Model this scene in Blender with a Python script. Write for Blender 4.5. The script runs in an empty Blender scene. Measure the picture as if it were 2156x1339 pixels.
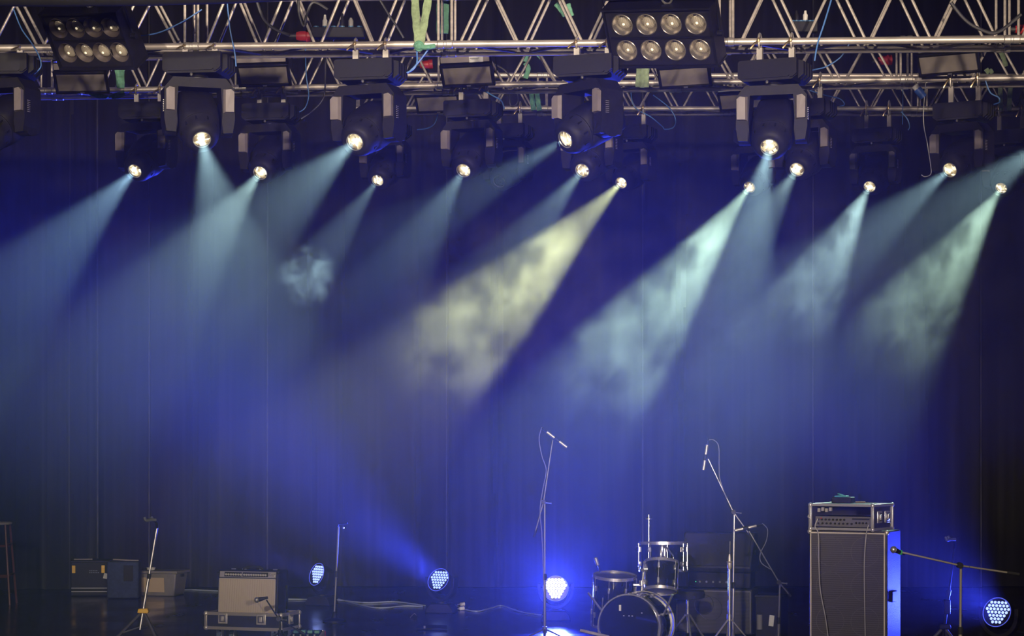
import bpy, bmesh, math, random
from mathutils import Vector, Matrix, Euler
R = math.radians
S = bpy.context.scene
C = S.collection
random.seed(7)

# ------------------------------------------------------------------ camera
FPX, EYE, HY, CX = 4500.0, 1.97, 936.0, 1078.0      # focal length in px, eye height, horizon row, centre column
cam = bpy.data.cameras.new('camera'); cam_o = bpy.data.objects.new('camera', cam); C.objects.link(cam_o)
cam_o.location = (0, 0, EYE); cam_o.rotation_euler = (R(90), 0, 0)
cam.sensor_width = 36; cam.lens = 36 * FPX / 2156; cam.shift_y = (HY - 669.5) / 2156
cam.clip_end = 200
S.camera = cam_o

def P(px, py, D):
    "surveyed point: photo column and row, at D metres from the camera plane"
    return Vector(((px - CX) / FPX * D, D, EYE - (py - HY) / FPX * D))
def G(px, D, z=0.0):
    return Vector(((px - CX) / FPX * D, D, z))
def az(px):
    return math.atan((px - CX) / FPX)

# ------------------------------------------------------------------ world, light, exposure
S.view_settings.view_transform = 'Standard'; S.view_settings.look = 'None'
S.view_settings.gamma = 1; S.view_settings.use_curve_mapping = False
S.view_settings.exposure = 0.0
S.cycles.volume_bounces = 0
S.cycles.max_bounces = 3; S.cycles.diffuse_bounces = 1; S.cycles.glossy_bounces = 2
S.cycles.use_adaptive_sampling = True; S.cycles.adaptive_threshold = .06; S.cycles.adaptive_min_samples = 20
S.cycles.transmission_bounces = 4; S.cycles.transparent_max_bounces = 6
S.cycles.sample_clamp_indirect = 4
S.cycles.caustics_reflective = False; S.cycles.caustics_refractive = False
S.cycles.use_denoising = True
w = bpy.data.worlds.new('night'); S.world = w; w.use_nodes = True
w.node_tree.nodes['Background'].inputs[0].default_value = (0.16, 0.18, 0.70, 1)
w.node_tree.nodes['Background'].inputs[1].default_value = 0.008

def spot_lamp(name, loc, tgt, energy, color, ang, blend=.6, rad=.25):
    l = bpy.data.lights.new(name, 'SPOT'); l.energy = energy; l.color = color
    l.spot_size = R(ang); l.spot_blend = blend; l.shadow_soft_size = rad
    o = bpy.data.objects.new(name, l); C.objects.link(o); o.location = loc
    o.rotation_euler = (Vector(tgt) - Vector(loc)).to_track_quat('-Z', 'Y').to_euler()
    return o
# front-of-house lamps on the audience side: one aimed at the rig, one washing the backline
spot_lamp('front_and_fill_lamp', (5, -12, 4.2), (0.3, 18, 4.9), 20000, (1, .80, .62), 20)
spot_lamp('front_and_fill_lamp', (-3, -10, 6.5), (-0.1, 20, -.2), 13000, (1, .84, .66), 27)
spot_lamp('front_and_fill_lamp', (-7, -12, 3.6), (0.5, 20, 4.9), 9000, (1, .82, .66), 18)  # added fill with no known source, lifts the dark rear heads

HAZE_DENSITY = .014
BEAM_K = 19
WASH_K = .22
HAZE_G = .58
HAZE_PROFILE = [(0, .16), (1.2, .26), (2.6, .75), (3.6, 1.0), (4.3, .66), (4.8, .09), (6, .04)]   # height, relative density

# ------------------------------------------------------------------ materials
MATS = {}
def mat(name, col=(.5, .5, .5), rough=.5, metal=0.0, noise=0.0, nscale=20.0, bump=0.0, bscale=80.0, spec=.5, coat=0.0, emit=None, estr=0.0):
    if name in MATS: return MATS[name]
    m = bpy.data.materials.new(name); m.use_nodes = True; nt = m.node_tree
    b = nt.nodes['Principled BSDF']
    b.inputs['Base Color'].default_value = (*col, 1); b.inputs['Roughness'].default_value = rough
    b.inputs['Metallic'].default_value = metal; b.inputs['Specular IOR Level'].default_value = spec
    b.inputs['Coat Weight'].default_value = coat
    tc = nt.nodes.new('ShaderNodeTexCoord')
    if noise:
        n = nt.nodes.new('ShaderNodeTexNoise'); n.inputs['Scale'].default_value = nscale; n.inputs['Detail'].default_value = 4
        nt.links.new(tc.outputs['Object'], n.inputs['Vector'])
        r = nt.nodes.new('ShaderNodeValToRGB')
        r.color_ramp.elements[0].position = .3; r.color_ramp.elements[1].position = .7
        r.color_ramp.elements[0].color = (*[c * (1 - noise) for c in col], 1)
        r.color_ramp.elements[1].color = (*[min(1, c * (1 + noise)) for c in col], 1)
        nt.links.new(n.outputs['Fac'], r.inputs['Fac']); nt.links.new(r.outputs['Color'], b.inputs['Base Color'])
    if bump:
        n2 = nt.nodes.new('ShaderNodeTexNoise'); n2.inputs['Scale'].default_value = bscale
        nt.links.new(tc.outputs['Object'], n2.inputs['Vector'])
        bp = nt.nodes.new('ShaderNodeBump'); bp.inputs['Strength'].default_value = bump; bp.inputs['Distance'].default_value = .01
        nt.links.new(n2.outputs['Fac'], bp.inputs['Height']); nt.links.new(bp.outputs['Normal'], b.inputs['Normal'])
    if emit:
        b.inputs['Emission Color'].default_value = (*emit, 1); b.inputs['Emission Strength'].default_value = estr
        m.cycles.emission_sampling = 'NONE'
    MATS[name] = m; return m

ALU = mat('aluminium', (.66, .60, .53), .46, .6, .25, 9)
ALU_DULL = mat('aluminium dull', (.62, .58, .52), .45, .7, .2, 14)
CHROME = mat('chrome', (.86, .85, .84), .24, .85)
STEEL = mat('steel', (.7, .68, .64), .3, .9)
BLACK = mat('black plastic', (.015, .0145, .017), .55, 0, .25, 30, spec=.22)
BLACK_SOFT = mat('black matt', (.014, .014, .016), .75, 0, .2, 20)
BLACK_METAL = mat('black metal', (.011, .011, .014), .45, .1, .2, 25, spec=.3)
GREY_COVER = mat('grey cover', (.225, .195, .19), .5, 0, .12, 18)
GREEN = mat('green sling', (.17, .42, .27), .8, 0, .22, 45, .5, 60)
GREEN_PALE = mat('pale green sling', (.33, .44, .24), .8, 0, .22, 45, .5, 60)
BLUE_CABLE = mat('blue cable', (.09, .24, .60), .45)
DARK_CABLE = mat('dark cable', (.05, .05, .055), .5)
WHITE_CABLE = mat('pale cable', (.42, .50, .52), .5)
RED = mat('red plug', (.50, .035, .03), .45)
WHITE = mat('white plastic', (.75, .73, .68), .5)
STICKER = mat('sticker', (.72, .72, .70), .6, 0, .06, 120)
YELLOW = mat('yellow plastic', (.95, .56, .01), .4)
GLOSSBLACK = mat('black lacquer', (.010, .010, .013), .12, 0, coat=.6)
MICMETAL = mat('mic metal', (.66, .60, .50), .35, .6)

def grid_material(name, c0, c1, scale, axis, rough=.8, thin=.5):
    "woven cloth: fine repeating threads along one axis"
    if name in MATS: return MATS[name]
    m = bpy.data.materials.new(name); m.use_nodes = True; nt = m.node_tree; b = nt.nodes['Principled BSDF']
    tc = nt.nodes.new('ShaderNodeTexCoord'); wv = nt.nodes.new('ShaderNodeTexWave')
    wv.bands_direction = axis; wv.inputs['Scale'].default_value = scale; wv.inputs['Distortion'].default_value = .3
    r = nt.nodes.new('ShaderNodeValToRGB'); r.color_ramp.elements[0].color = (*c0, 1); r.color_ramp.elements[1].color = (*c1, 1)
    r.color_ramp.elements[0].position = .5 - thin / 2; r.color_ramp.elements[1].position = .5 + thin / 2
    nt.links.new(tc.outputs['Object'], wv.inputs['Vector']); nt.links.new(wv.outputs['Fac'], r.inputs['Fac'])
    nt.links.new(r.outputs['Color'], b.inputs['Base Color']); b.inputs['Roughness'].default_value = rough
    MATS[name] = m; return m
GRILLE = grid_material('grille cloth', (.34, .28, .19), (.54, .46, .33), 28, 'X')
BASSGRILLE = grid_material('bass grille cloth', (.046, .044, .046), (.078, .074, .076), 18, 'Z', .75)

def lens_material():
    "lit lamp optics seen through a lens: white hot middle, amber and dark facets round it"
    m = bpy.data.materials.new('lit lens'); m.use_nodes = True; nt = m.node_tree; b = nt.nodes['Principled BSDF']
    tc = nt.nodes.new('ShaderNodeTexCoord'); oi = nt.nodes.new('ShaderNodeObjectInfo')
    vm = nt.nodes.new('ShaderNodeVectorMath'); vm.operation = 'LENGTH'
    nt.links.new(tc.outputs['Object'], vm.inputs[0])
    ad = nt.nodes.new('ShaderNodeVectorMath'); ad.operation = 'ADD'
    mu = nt.nodes.new('ShaderNodeMath'); mu.operation = 'MULTIPLY'; mu.inputs[1].default_value = 9
    nt.links.new(oi.outputs['Random'], mu.inputs[0])
    nt.links.new(tc.outputs['Object'], ad.inputs[0]); nt.links.new(mu.outputs[0], ad.inputs[1])
    vo = nt.nodes.new('ShaderNodeTexVoronoi'); vo.inputs['Scale'].default_value = 38
    nt.links.new(ad.outputs[0], vo.inputs['Vector'])
    ma = nt.nodes.new('ShaderNodeMath'); ma.operation = 'MULTIPLY_ADD'; ma.inputs[1].default_value = .05; ma.inputs[2].default_value = -.012
    sep = nt.nodes.new('ShaderNodeSeparateColor'); nt.links.new(vo.outputs['Color'], sep.inputs[0])
    nt.links.new(sep.outputs[0], ma.inputs[0])
    sm = nt.nodes.new('ShaderNodeMath'); sm.operation = 'ADD'
    nt.links.new(vm.outputs['Value'], sm.inputs[0]); nt.links.new(ma.outputs[0], sm.inputs[1])
    mr = nt.nodes.new('ShaderNodeMapRange'); mr.inputs['From Max'].default_value = .085
    nt.links.new(sm.outputs[0], mr.inputs['Value'])
    r = nt.nodes.new('ShaderNodeValToRGB'); e = r.color_ramp.elements
    e[0].position = .0; e[0].color = (1, 1, .96, 1); e[1].position = 1; e[1].color = (.10, .07, .03, 1)
    a = e.new(.42); a.color = (1, .98, .85, 1); a = e.new(.62); a.color = (.80, .68, .36, 1); a = e.new(.82); a.color = (.35, .24, .10, 1)
    nt.links.new(mr.outputs[0], r.inputs['Fac'])
    nt.links.new(r.outputs['Color'], b.inputs['Emission Color'])
    b.inputs['Emission Strength'].default_value = 1.25
    b.inputs['Base Color'].default_value = (.05, .05, .05, 1); b.inputs['Roughness'].default_value = .15
    m.cycles.emission_sampling = 'NONE'
    return m
LENS = lens_material()
LENS_OFF = mat('dark lens', (.04, .045, .05), .08, .3, .9, 60)
LED_ON = mat('blue led', (.02, .02, .1), .3, emit=(.30, .40, 1.0), estr=2.2)
LED_HOT = mat('blown blue led', (.02, .02, .1), .3, emit=(.80, .85, 1.0), estr=6.0)
LED_FACE = mat('led face plate', (.02, .02, .05), .3, 0, coat=.3)

# ------------------------------------------------------------------ mesh helpers
def frame(d, up=Vector((0, 0, 1))):
    d = Vector(d).normalized()
    if abs(d.dot(up)) > .99: up = Vector((0, 1, 0))
    a = d.cross(up).normalized(); b = a.cross(d).normalized()
    return a, b, d

class MB:
    def __init__(s): s.v = []; s.f = []
    def add(s, vs, fs, M=None):
        o = len(s.v)
        s.v += [tuple(M @ Vector(v)) if M else tuple(v) for v in vs]
        s.f += [tuple(i + o for i in f) for f in fs]; return s
    def box(s, c, d, rot=None):
        hx, hy, hz = d[0] / 2, d[1] / 2, d[2] / 2
        vs = [Vector((x, y, z)) for x in (-hx, hx) for y in (-hy, hy) for z in (-hz, hz)]
        if rot: E_ = Euler(rot).to_matrix(); vs = [E_ @ v for v in vs]
        return s.add([v + Vector(c) for v in vs], [(0, 1, 3, 2), (4, 6, 7, 5), (0, 4, 5, 1), (2, 3, 7, 6), (0, 2, 6, 4), (1, 5, 7, 3)])
    def cyl(s, p0, p1, r0, r1=None, n=12, cap=True):
        p0, p1 = Vector(p0), Vector(p1); r1 = r0 if r1 is None else r1
        a, b, d = frame(p1 - p0); vs = []
        for p, r in ((p0, r0), (p1, r1)):
            for k in range(n):
                t = 2 * math.pi * k / n; vs.append(p + (a * math.cos(t) + b * math.sin(t)) * r)
        fs = [(k, (k + 1) % n, n + (k + 1) % n, n + k) for k in range(n)]
        if cap: fs += [tuple(range(n - 1, -1, -1)), tuple(range(n, 2 * n))]
        return s.add(vs, fs)
    def tube(s, pts, r, n=6):
        pts = [Vector(p) for p in pts]; vs = []; fs = []
        up = Vector((0.13, 0.2, 1)).normalized()
        for i, p in enumerate(pts):
            d = (pts[min(i + 1, len(pts) - 1)] - pts[max(i - 1, 0)])
            a, b, _ = frame(d, up)
            for k in range(n):
                t = 2 * math.pi * k / n; vs.append(p + (a * math.cos(t) + b * math.sin(t)) * r)
        for i in range(len(pts) - 1):
            for k in range(n):
                fs.append((i * n + k, i * n + (k + 1) % n, (i + 1) * n + (k + 1) % n, (i + 1) * n + k))
        fs += [tuple(range(n - 1, -1, -1)), tuple(range((len(pts) - 1) * n, len(pts) * n))]
        return s.add(vs, fs)
    def lathe(s, prof, o=(0, 0, 0), ax=(0, 0, 1), n=24, caps=(1, 1)):
        "prof: (distance along axis, radius[, squareness exponent]) rings"
        a, b, d = frame(ax); o = Vector(o); vs = []; fs = []
        for q in prof:
            t_, r = q[0], q[1]; ex = q[2] if len(q) > 2 else 2.0
            for k in range(n):
                t = 2 * math.pi * k / n; c, si = math.cos(t), math.sin(t)
                m = (abs(c) ** ex + abs(si) ** ex) ** (-1 / ex)
                vs.append(o + d * t_ + (a * c + b * si) * (r * m))
        for i in range(len(prof) - 1):
            for k in range(n): fs.append((i * n + k, i * n + (k + 1) % n, (i + 1) * n + (k + 1) % n, (i + 1) * n + k))
        if caps[0] and prof[0][1] > 1e-4: fs.append(tuple(range(n - 1, -1, -1)))
        if caps[1] and prof[-1][1] > 1e-4: fs.append(tuple(range((len(prof) - 1) * n, len(prof) * n)))
        return s.add(vs, fs)
    def prism(s, poly, y0, y1, plane='XZ'):
        n = len(poly)
        def q(p, t): return {'XZ': (p[0], t, p[1]), 'XY': (p[0], p[1], t), 'YZ': (t, p[0], p[1])}[plane]
        vs = [q(p, y0) for p in poly] + [q(p, y1) for p in poly]
        fs = [(k, (k + 1) % n, n + (k + 1) % n, n + k) for k in range(n)] + [tuple(range(n - 1, -1, -1)), tuple(range(n, 2 * n))]
        return s.add(vs, fs)
    def torus(s, o, ax, Rr, r, n=32, m=6):
        a, b, d = frame(ax); o = Vector(o); vs = []; fs = []
        for i in range(n):
            t = 2 * math.pi * i / n; e = a * math.cos(t) + b * math.sin(t)
            for k in range(m):
                u = 2 * math.pi * k / m; vs.append(o + e * (Rr + r * math.cos(u)) + d * (r * math.sin(u)))
        for i in range(n):
            for k in range(m): fs.append((i * m + k, ((i + 1) % n) * m + k, ((i + 1) % n) * m + (k + 1) % m, i * m + (k + 1) % m))
        return s.add(vs, fs)
    def sphere(s, c, r, n=12, sc=(1, 1, 1)):
        m = n // 2; vs = []; fs = []
        for i in range(m + 1):
            ph = math.pi * i / m
            for k in range(n):
                t = 2 * math.pi * k / n
                vs.append((c[0] + r * sc[0] * math.sin(ph) * math.cos(t), c[1] + r * sc[1] * math.sin(ph) * math.sin(t), c[2] + r * sc[2] * math.cos(ph)))
        for i in range(m):
            for k in range(n): fs.append((i * n + k, (i + 1) * n + k, (i + 1) * n + (k + 1) % n, i * n + (k + 1) % n))
        return s.add(vs, fs)
    def ribbon(s, pts, wd, th, side=(1, 0, 0)):
        "flat strap following pts, wd wide along side"
        pts = [Vector(p) for p in pts]; vs = []; fs = []; sd = Vector(side).normalized()
        for i, p in enumerate(pts):
            d = (pts[min(i + 1, len(pts) - 1)] - pts[max(i - 1, 0)]).normalized()
            nn = d.cross(sd).normalized(); e = nn.cross(d).normalized()
            wv = 1 + .08 * math.sin(i * 1.7)
            for k in range(8):
                t = 2 * math.pi * k / 8
                vs.append(p + e * (wd / 2 * wv * math.cos(t)) + nn * (th / 2 * math.sin(t)))
        for i in range(len(pts) - 1):
            for k in range(8): fs.append((i * 8 + k, i * 8 + (k + 1) % 8, (i + 1) * 8 + (k + 1) % 8, (i + 1) * 8 + k))
        fs += [tuple(range(7, -1, -1)), tuple(range((len(pts) - 1) * 8, len(pts) * 8))]
        return s.add(vs, fs)
    def mesh(s, name, m, ang=35):
        me = bpy.data.meshes.new(name); me.from_pydata(s.v, [], s.f); me.update()
        bm = bmesh.new(); bm.from_mesh(me); bmesh.ops.recalc_face_normals(bm, faces=bm.faces); bm.to_mesh(me); bm.free()
        me.materials.append(m); me.polygons.foreach_set('use_smooth', [True] * len(me.polygons))
        me.set_sharp_from_angle(angle=R(ang)); return me
    def build(s, name, m, parent=None, bevel=0, loc=None, rot=None):
        o = bpy.data.objects.new(name, s.mesh(name, m)); C.objects.link(o); o.parent = parent
        if loc is not None: o.location = loc
        if rot is not None: o.rotation_euler = rot
        if bevel:
            b = o.modifiers.new('bevel', 'BEVEL'); b.width = bevel; b.segments = 2; b.limit_method = 'ANGLE'; b.angle_limit = R(40)
        return o

def spline(pts, k=8):
    "Catmull-Rom through pts"
    pts = [Vector(p) for p in pts]; out = []
    for i in range(len(pts) - 1):
        p0 = pts[max(i - 1, 0)]; p1 = pts[i]; p2 = pts[i + 1]; p3 = pts[min(i + 2, len(pts) - 1)]
        for j in range(k):
            t = j / k
            out.append(.5 * ((2 * p1) + (p2 - p0) * t + (2 * p0 - 5 * p1 + 4 * p2 - p3) * t * t + (3 * p1 - p0 - 3 * p2 + p3) * t ** 3))
    out.append(pts[-1]); return out

def tag(o, label, cat, group=None, kind=None):
    o['label'] = label
    if cat: o['category'] = cat
    if group: o['group'] = group
    if kind: o['kind'] = kind
    return o
def thing(name, loc, label, cat, group=None, rz=0):
    o = bpy.data.objects.new(name, None); C.objects.link(o); o.location = loc; o.rotation_euler = (0, 0, rz)
    o.empty_display_size = .1
    return tag(o, label, cat, group)
def inst(name, me, parent, loc=(0, 0, 0), rot=None, quat=None, scale=None):
    "another object on shared mesh data"
    o = bpy.data.objects.new(name, me); C.objects.link(o); o.parent = parent; o.location = loc
    if rot is not None: o.rotation_euler = rot
    if quat is not None: o.rotation_mode = 'QUATERNION'; o.rotation_quaternion = quat
    if scale is not None: o.scale = scale
    return o
def rod(name, me, p0, p1, parent):
    "unit rod mesh (length 1 along z) stretched from p0 to p1"
    p0, p1 = Vector(p0), Vector(p1); d = p1 - p0
    return inst(name, me, parent, p0, quat=d.to_track_quat('Z', 'Y'), scale=(1, 1, d.length))

# ================================================================== SETTING
def node_floor():
    m = bpy.data.materials.new('stage vinyl'); m.use_nodes = True; nt = m.node_tree; b = nt.nodes['Principled BSDF']
    tc = nt.nodes.new('ShaderNodeTexCoord')
    n = nt.nodes.new('ShaderNodeTexNoise'); n.inputs['Scale'].default_value = 1.6; n.inputs['Detail'].default_value = 6
    mp = nt.nodes.new('ShaderNodeMapping'); mp.inputs['Scale'].default_value = (1, .35, 1)
    nt.links.new(tc.outputs['Object'], mp.inputs['Vector']); nt.links.new(mp.outputs[0], n.inputs['Vector'])
    r = nt.nodes.new('ShaderNodeMapRange'); r.inputs['To Min'].default_value = .10; r.inputs['To Max'].default_value = .30
    r.inputs['From Min'].default_value = .35; r.inputs['From Max'].default_value = .7
    nt.links.new(n.outputs['Fac'], r.inputs['Value']); nt.links.new(r.outputs[0], b.inputs['Roughness'])
    c = nt.nodes.new('ShaderNodeValToRGB'); c.color_ramp.elements[0].color = (.006, .006, .007, 1); c.color_ramp.elements[1].color = (.020, .019, .018, 1)
    nt.links.new(n.outputs['Fac'], c.inputs['Fac']); nt.links.new(c.outputs[0], b.inputs['Base Color'])
    n2 = nt.nodes.new('ShaderNodeTexNoise'); n2.inputs['Scale'].default_value = 3.0
    bp = nt.nodes.new('ShaderNodeBump'); bp.inputs['Strength'].default_value = .10; bp.inputs['Distance'].default_value = .02
    nt.links.new(tc.outputs['Object'], n2.inputs['Vector']); nt.links.new(n2.outputs['Fac'], bp.inputs['Height'])
    nt.links.new(bp.outputs[0], b.inputs['Normal'])
    return m
VINYL = node_floor()
fl = MB().box((0, 20.5, -.08), (26, 21, .15)).build('floor', BLACK_SOFT); fl['kind'] = 'structure'; fl['label'] = 'black stage deck under the glossy sheets'
y = 10.2
sheet = MB()
for i in range(13):
    wv = 1.5
    b = MB(); n = 40; vs = []
    for k in range(n + 1):
        x = -13 + 26 * k / n
        vs.append((x, .012 * math.sin(x * .9 + i), 0)); vs.append((x, wv - .003 + .012 * math.sin(x * .9 + i + 1), 0))
    top = [(v[0], v[1], .004) for v in vs]; bot = [(v[0], v[1], -.004) for v in vs]
    fs = []
    for k in range(n):
        a = 2 * k; fs += [(a, a + 2, a + 3, a + 1)]
        o = 2 * n + 2; fs += [(a, o + a, o + a + 2, a + 2), (a + 1, a + 3, o + a + 3, o + a + 1)]
    b.add(top + bot, fs)
    b.build('floor_sheet', VINYL, fl, loc=(0, y, 0)); y += wv

rf = MB().box((0, 20.5, 9.3), (26, 21, .15)).build('ceiling', BLACK_SOFT); rf['kind'] = 'structure'; rf['label'] = 'black roof over the stage'
# pleated black cloth along the back: each hanging panel is a thing of its own
def cloth_mat():
    m = bpy.data.materials.new('black stage cloth'); m.use_nodes = True; nt = m.node_tree; b = nt.nodes['Principled BSDF']
    b.inputs['Base Color'].default_value = (.020, .020, .023, 1); b.inputs['Roughness'].default_value = .85
    b.inputs['Sheen Weight'].default_value = .15
    tc = nt.nodes.new('ShaderNodeTexCoord'); mp = nt.nodes.new('ShaderNodeMapping'); mp.inputs['Scale'].default_value = (11, 11, .25)
    n = nt.nodes.new('ShaderNodeTexNoise'); n.inputs['Scale'].default_value = 1
    r = nt.nodes.new('ShaderNodeValToRGB'); r.color_ramp.elements[0].color = (.006, .006, .008, 1); r.color_ramp.elements[1].color = (.022, .022, .024, 1)  # streaks in the colour imitate light and shade on the pleats
    r.color_ramp.elements[0].position = .45; r.color_ramp.elements[1].position = .75
    nt.links.new(tc.outputs['Object'], mp.inputs['Vector']); nt.links.new(mp.outputs[0], n.inputs['Vector'])
    nt.links.new(n.outputs['Fac'], r.inputs['Fac']); nt.links.new(r.outputs[0], b.inputs['Base Color'])
    return m
CLOTH = cloth_mat()
HEM = mat('cloth hem', (.075, .075, .08), .8, 0, .5, 3)
def curtain(x0, x1, Y, label, amp=.05, freq=(5, 11, 23), seed=0, H=9.0, group='black cloth panels hung across the back'):
    rnd = random.Random(seed); ph = [rnd.uniform(0, 6.28) for _ in range(8)]
    n = int((x1 - x0) / .035); m = 7; vs = []; fs = []
    for j in range(m + 1):
        z = .012 + (H - .012) * j / m; q = j / m
        for i in range(n + 1):
            u = i / n; x = x0 + (x1 - x0) * u
            yy = amp * (math.sin(freq[0] * x + ph[0] + .35 * math.sin(3 * q + ph[1])) * .6 + math.sin(freq[1] * x + ph[2] + .5 * q) * .3 * (1 + .6 * math.sin(1.3 * x + ph[3])) + math.sin(freq[2] * x + ph[4]) * .16)
            # a few sharper tucks
            for k in range(3):
                xt = x0 + (x1 - x0) * ((ph[5 + k % 3] * .159 + k * .31) % 1) + .10 * math.sin(2.2 * q + ph[k])
                yy -= amp * 1.2 * math.exp(-((x - xt) / .035) ** 2)
            yy *= .55 + .45 * (1 - q)
            vs.append((x - (x0 + x1) / 2, yy, z))
    for j in range(m):
        for i in range(n): fs.append((j * (n + 1) + i, j * (n + 1) + i + 1, (j + 1) * (n + 1) + i + 1, (j + 1) * (n + 1) + i))
    b = MB(); b.add(vs, fs)
    o = b.build('curtain_panel', CLOTH, loc=((x0 + x1) / 2, Y, 0))
    sd = o.modifiers.new('thickness', 'SOLIDIFY'); sd.thickness = .006; sd.offset = 1
    tag(o, label, 'curtain', group)
    # stitched hem along each free edge
    for e, sx in ((0, 1), (n, -1)):
        pts = [Vector(vs[j * (n + 1) + e]) + Vector((.0, -.012, 0)) for j in range(m + 1)]
        MB().tube(spline(pts, 3), .011, 6).build('hem', HEM, o)
    return o
YB = 29.4
xs = [(px - CX) / FPX * YB for px in (-260, 322, 556, 948, 1345, 1720, 2058, 2420)]
labs = ['black curtain panel behind the plastic storage tub, far end of the backdrop',
        'narrow black curtain panel behind the tripod guitar stand with the yellow collar',
        'black curtain panel behind the combo amplifier',
        'black curtain panel behind the upward tilted blue wash light',
        'black curtain panel behind the drum kit',
        'black curtain panel between the drum kit and the bass cabinet',
        'black curtain panel behind the vocal microphone at the far end by the bass cabinet']
for i in range(7):
    curtain(xs[i] - .05, xs[i + 1] + .05, YB + (.0 if i % 2 else .13), labs[i], .055, (4.5 + i * .3, 10.5, 23), 11 + i)
curtain((-300 - CX) / FPX * 28.9, (205 - CX) / FPX * 28.9, 28.95, 'heavily pleated black side curtain behind the tall stool', .15, (9, 17, 31), 5, group='black side curtain')

# ================================================================== TRUSSES
chord_me = MB().cyl((0, 0, 0), (0, 0, 1), .025, n=14, cap=True).mesh('chord', ALU)
brace_me = MB().cyl((0, 0, 0), (0, 0, 1), .0105, n=8, cap=True).mesh('brace', ALU)
coup_me = MB().lathe([(-.055, .027), (-.05, .031), (-.012, .031), (-.008, .028), (.008, .028), (.012, .031), (.05, .031), (.055, .027)], ax=(1, 0, 0), n=14).mesh('coupler', ALU_DULL)
weld_me = MB().sphere((0, 0, 0), .02, 8, (1.6, 1, .6)).mesh('weld', ALU_DULL)
W_T = .34
def truss(label, D, pL, pR, joints, bays=4, high=W_T):
    "box truss; pL, pR: photo points on the near bottom chord, D at the centre; joints: photo columns where sections are bolted"
    # ends as 3-D points: same height, so the difference in row gives the yaw
    zc = EYE - ((pL[1] + pR[1]) / 2 - HY) / FPX * D
    def ptD(px, py): 
        DD = (EYE - zc) * FPX / (py - HY); return Vector(((px - CX) / FPX * DD, DD, zc))
    A, B = ptD(*pL), ptD(*pR); u = (B - A).normalized(); yaw = math.atan2(u.y, u.x)
    t = thing('box_truss', (A + B) / 2, label, 'truss', 'aluminium box trusses', yaw)
    mid = (A + B) / 2
    def lx(px):    # column -> local x along the chord
        k = (px - CX) / FPX
        # solve (A + s u).x = k * (A + s u).y
        s_ = (k * A.y - A.x) / (u.x - k * u.y)
        return (A + u * s_ - mid).length * (1 if (A + u * s_ - mid).dot(u) > 0 else -1)
    J = [lx(p) for p in joints]
    h = W_T; H_ = high
    for i in range(len(J) - 1):
        a, b = J[i], J[i + 1]
        for yy in (0, h):
            for zz in (0, H_): rod('chord', chord_me, (a + .002, yy, zz), (b - .002, yy, zz), t)
        e = .085; n = bays * 2; st = (b - a - 2 * e) / n
        for yy in (0, h):
            for k in range(n):
                z0, z1 = (0, H_) if (k % 2 == 0) else (H_, 0)
                g = .018
                rod('brace', brace_me, (a + e + st * k + g, yy, z0), (a + e + st * (k + 1) - g, yy, z1), t)
            rod('brace', brace_me, (a + e * .55, yy, 0), (a + e * .55, yy, H_), t)
            rod('brace', brace_me, (b - e * .55, yy, 0), (b - e * .55, yy, H_), t)
        for k in range(bays):
            y0, y1 = (0, h) if k % 2 == 0 else (h, 0)
            rod('brace', brace_me, (a + e + 2 * st * k + .03, y0, 0), (a + e + 2 * st * (k + 1) - .03, y1, 0), t)
            rod('brace', brace_me, (a + e + 2 * st * k + .03, y0, H_), (a + e + 2 * st * (k + 1) - .03, y1, H_), t)
        for yy in (0, h):
            for zz in (0, H_): inst('coupler', coup_me, t, (b, yy, zz))
    t['u'] = [u.x, u.y, u.z]
    return t, mid, u
T1, M1, U1 = truss('front aluminium box truss carrying the two eight-lamp blinders', 15.0, (20, 101), (2130, 83), (-230, 403, 937, 1529, 2130, 2700), high=.405)
T2, M2, U2 = truss('middle aluminium box truss hung behind the front row of moving heads', 18.4, (105, 191), (2000, 166), (-330, 98, 507, 935, 1422, 1908, 2395))
T3, M3, U3 = truss('rearmost aluminium box truss, starting behind the second moving head of the front row', 22.0, (1100, 228), (1800, 229), (742, 1142, 1542, 1942, 2342))
del T1['u'], T2['u'], T3['u']
def on_truss(M, u, px):
    "point on the near bottom chord at a photo column"
    k = (px - CX) / FPX; s_ = (k * M.y - M.x) / (u.x - k * u.y); return M + u * s_

# black border pipe in front of the truss, top corner
bp = MB().tube([P(-80, -14, 13.6), P(120, -13, 13.6), P(330, -15, 13.6), P(500, -20, 13.6), P(760, -34, 13.6)], .082, 14).build('border_tube', BLACK_SOFT)
tag(bp, 'black padded tube crossing above the eight-lamp blinder at the upper corner', 'tube')

# ================================================================== MOVING HEADS
def clamp_mesh():
    b = MB()
    # hook over the chord (centre at z=0), arm going down
    b.torus((0, 0, 0), (1, 0, 0), .033, .008, 18, 6)
    b.box((0, 0, -.065), (.04, .03, .07)); b.box((0, 0, -.10), (.06, .06, .012))
    return b.mesh('clamp', ALU_DULL)
def lever_mesh():
    return MB().tube([(0, -.03, 0), (-.02, -.055, -.012), (-.05, -.06, -.035)], .006, 6).sphere((0, -.036, .004), .013, 8).mesh('lever', mat('brass', (.8, .62, .35), .3, .9))
CLAMP, LEVER = clamp_mesh(), lever_mesh()

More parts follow.
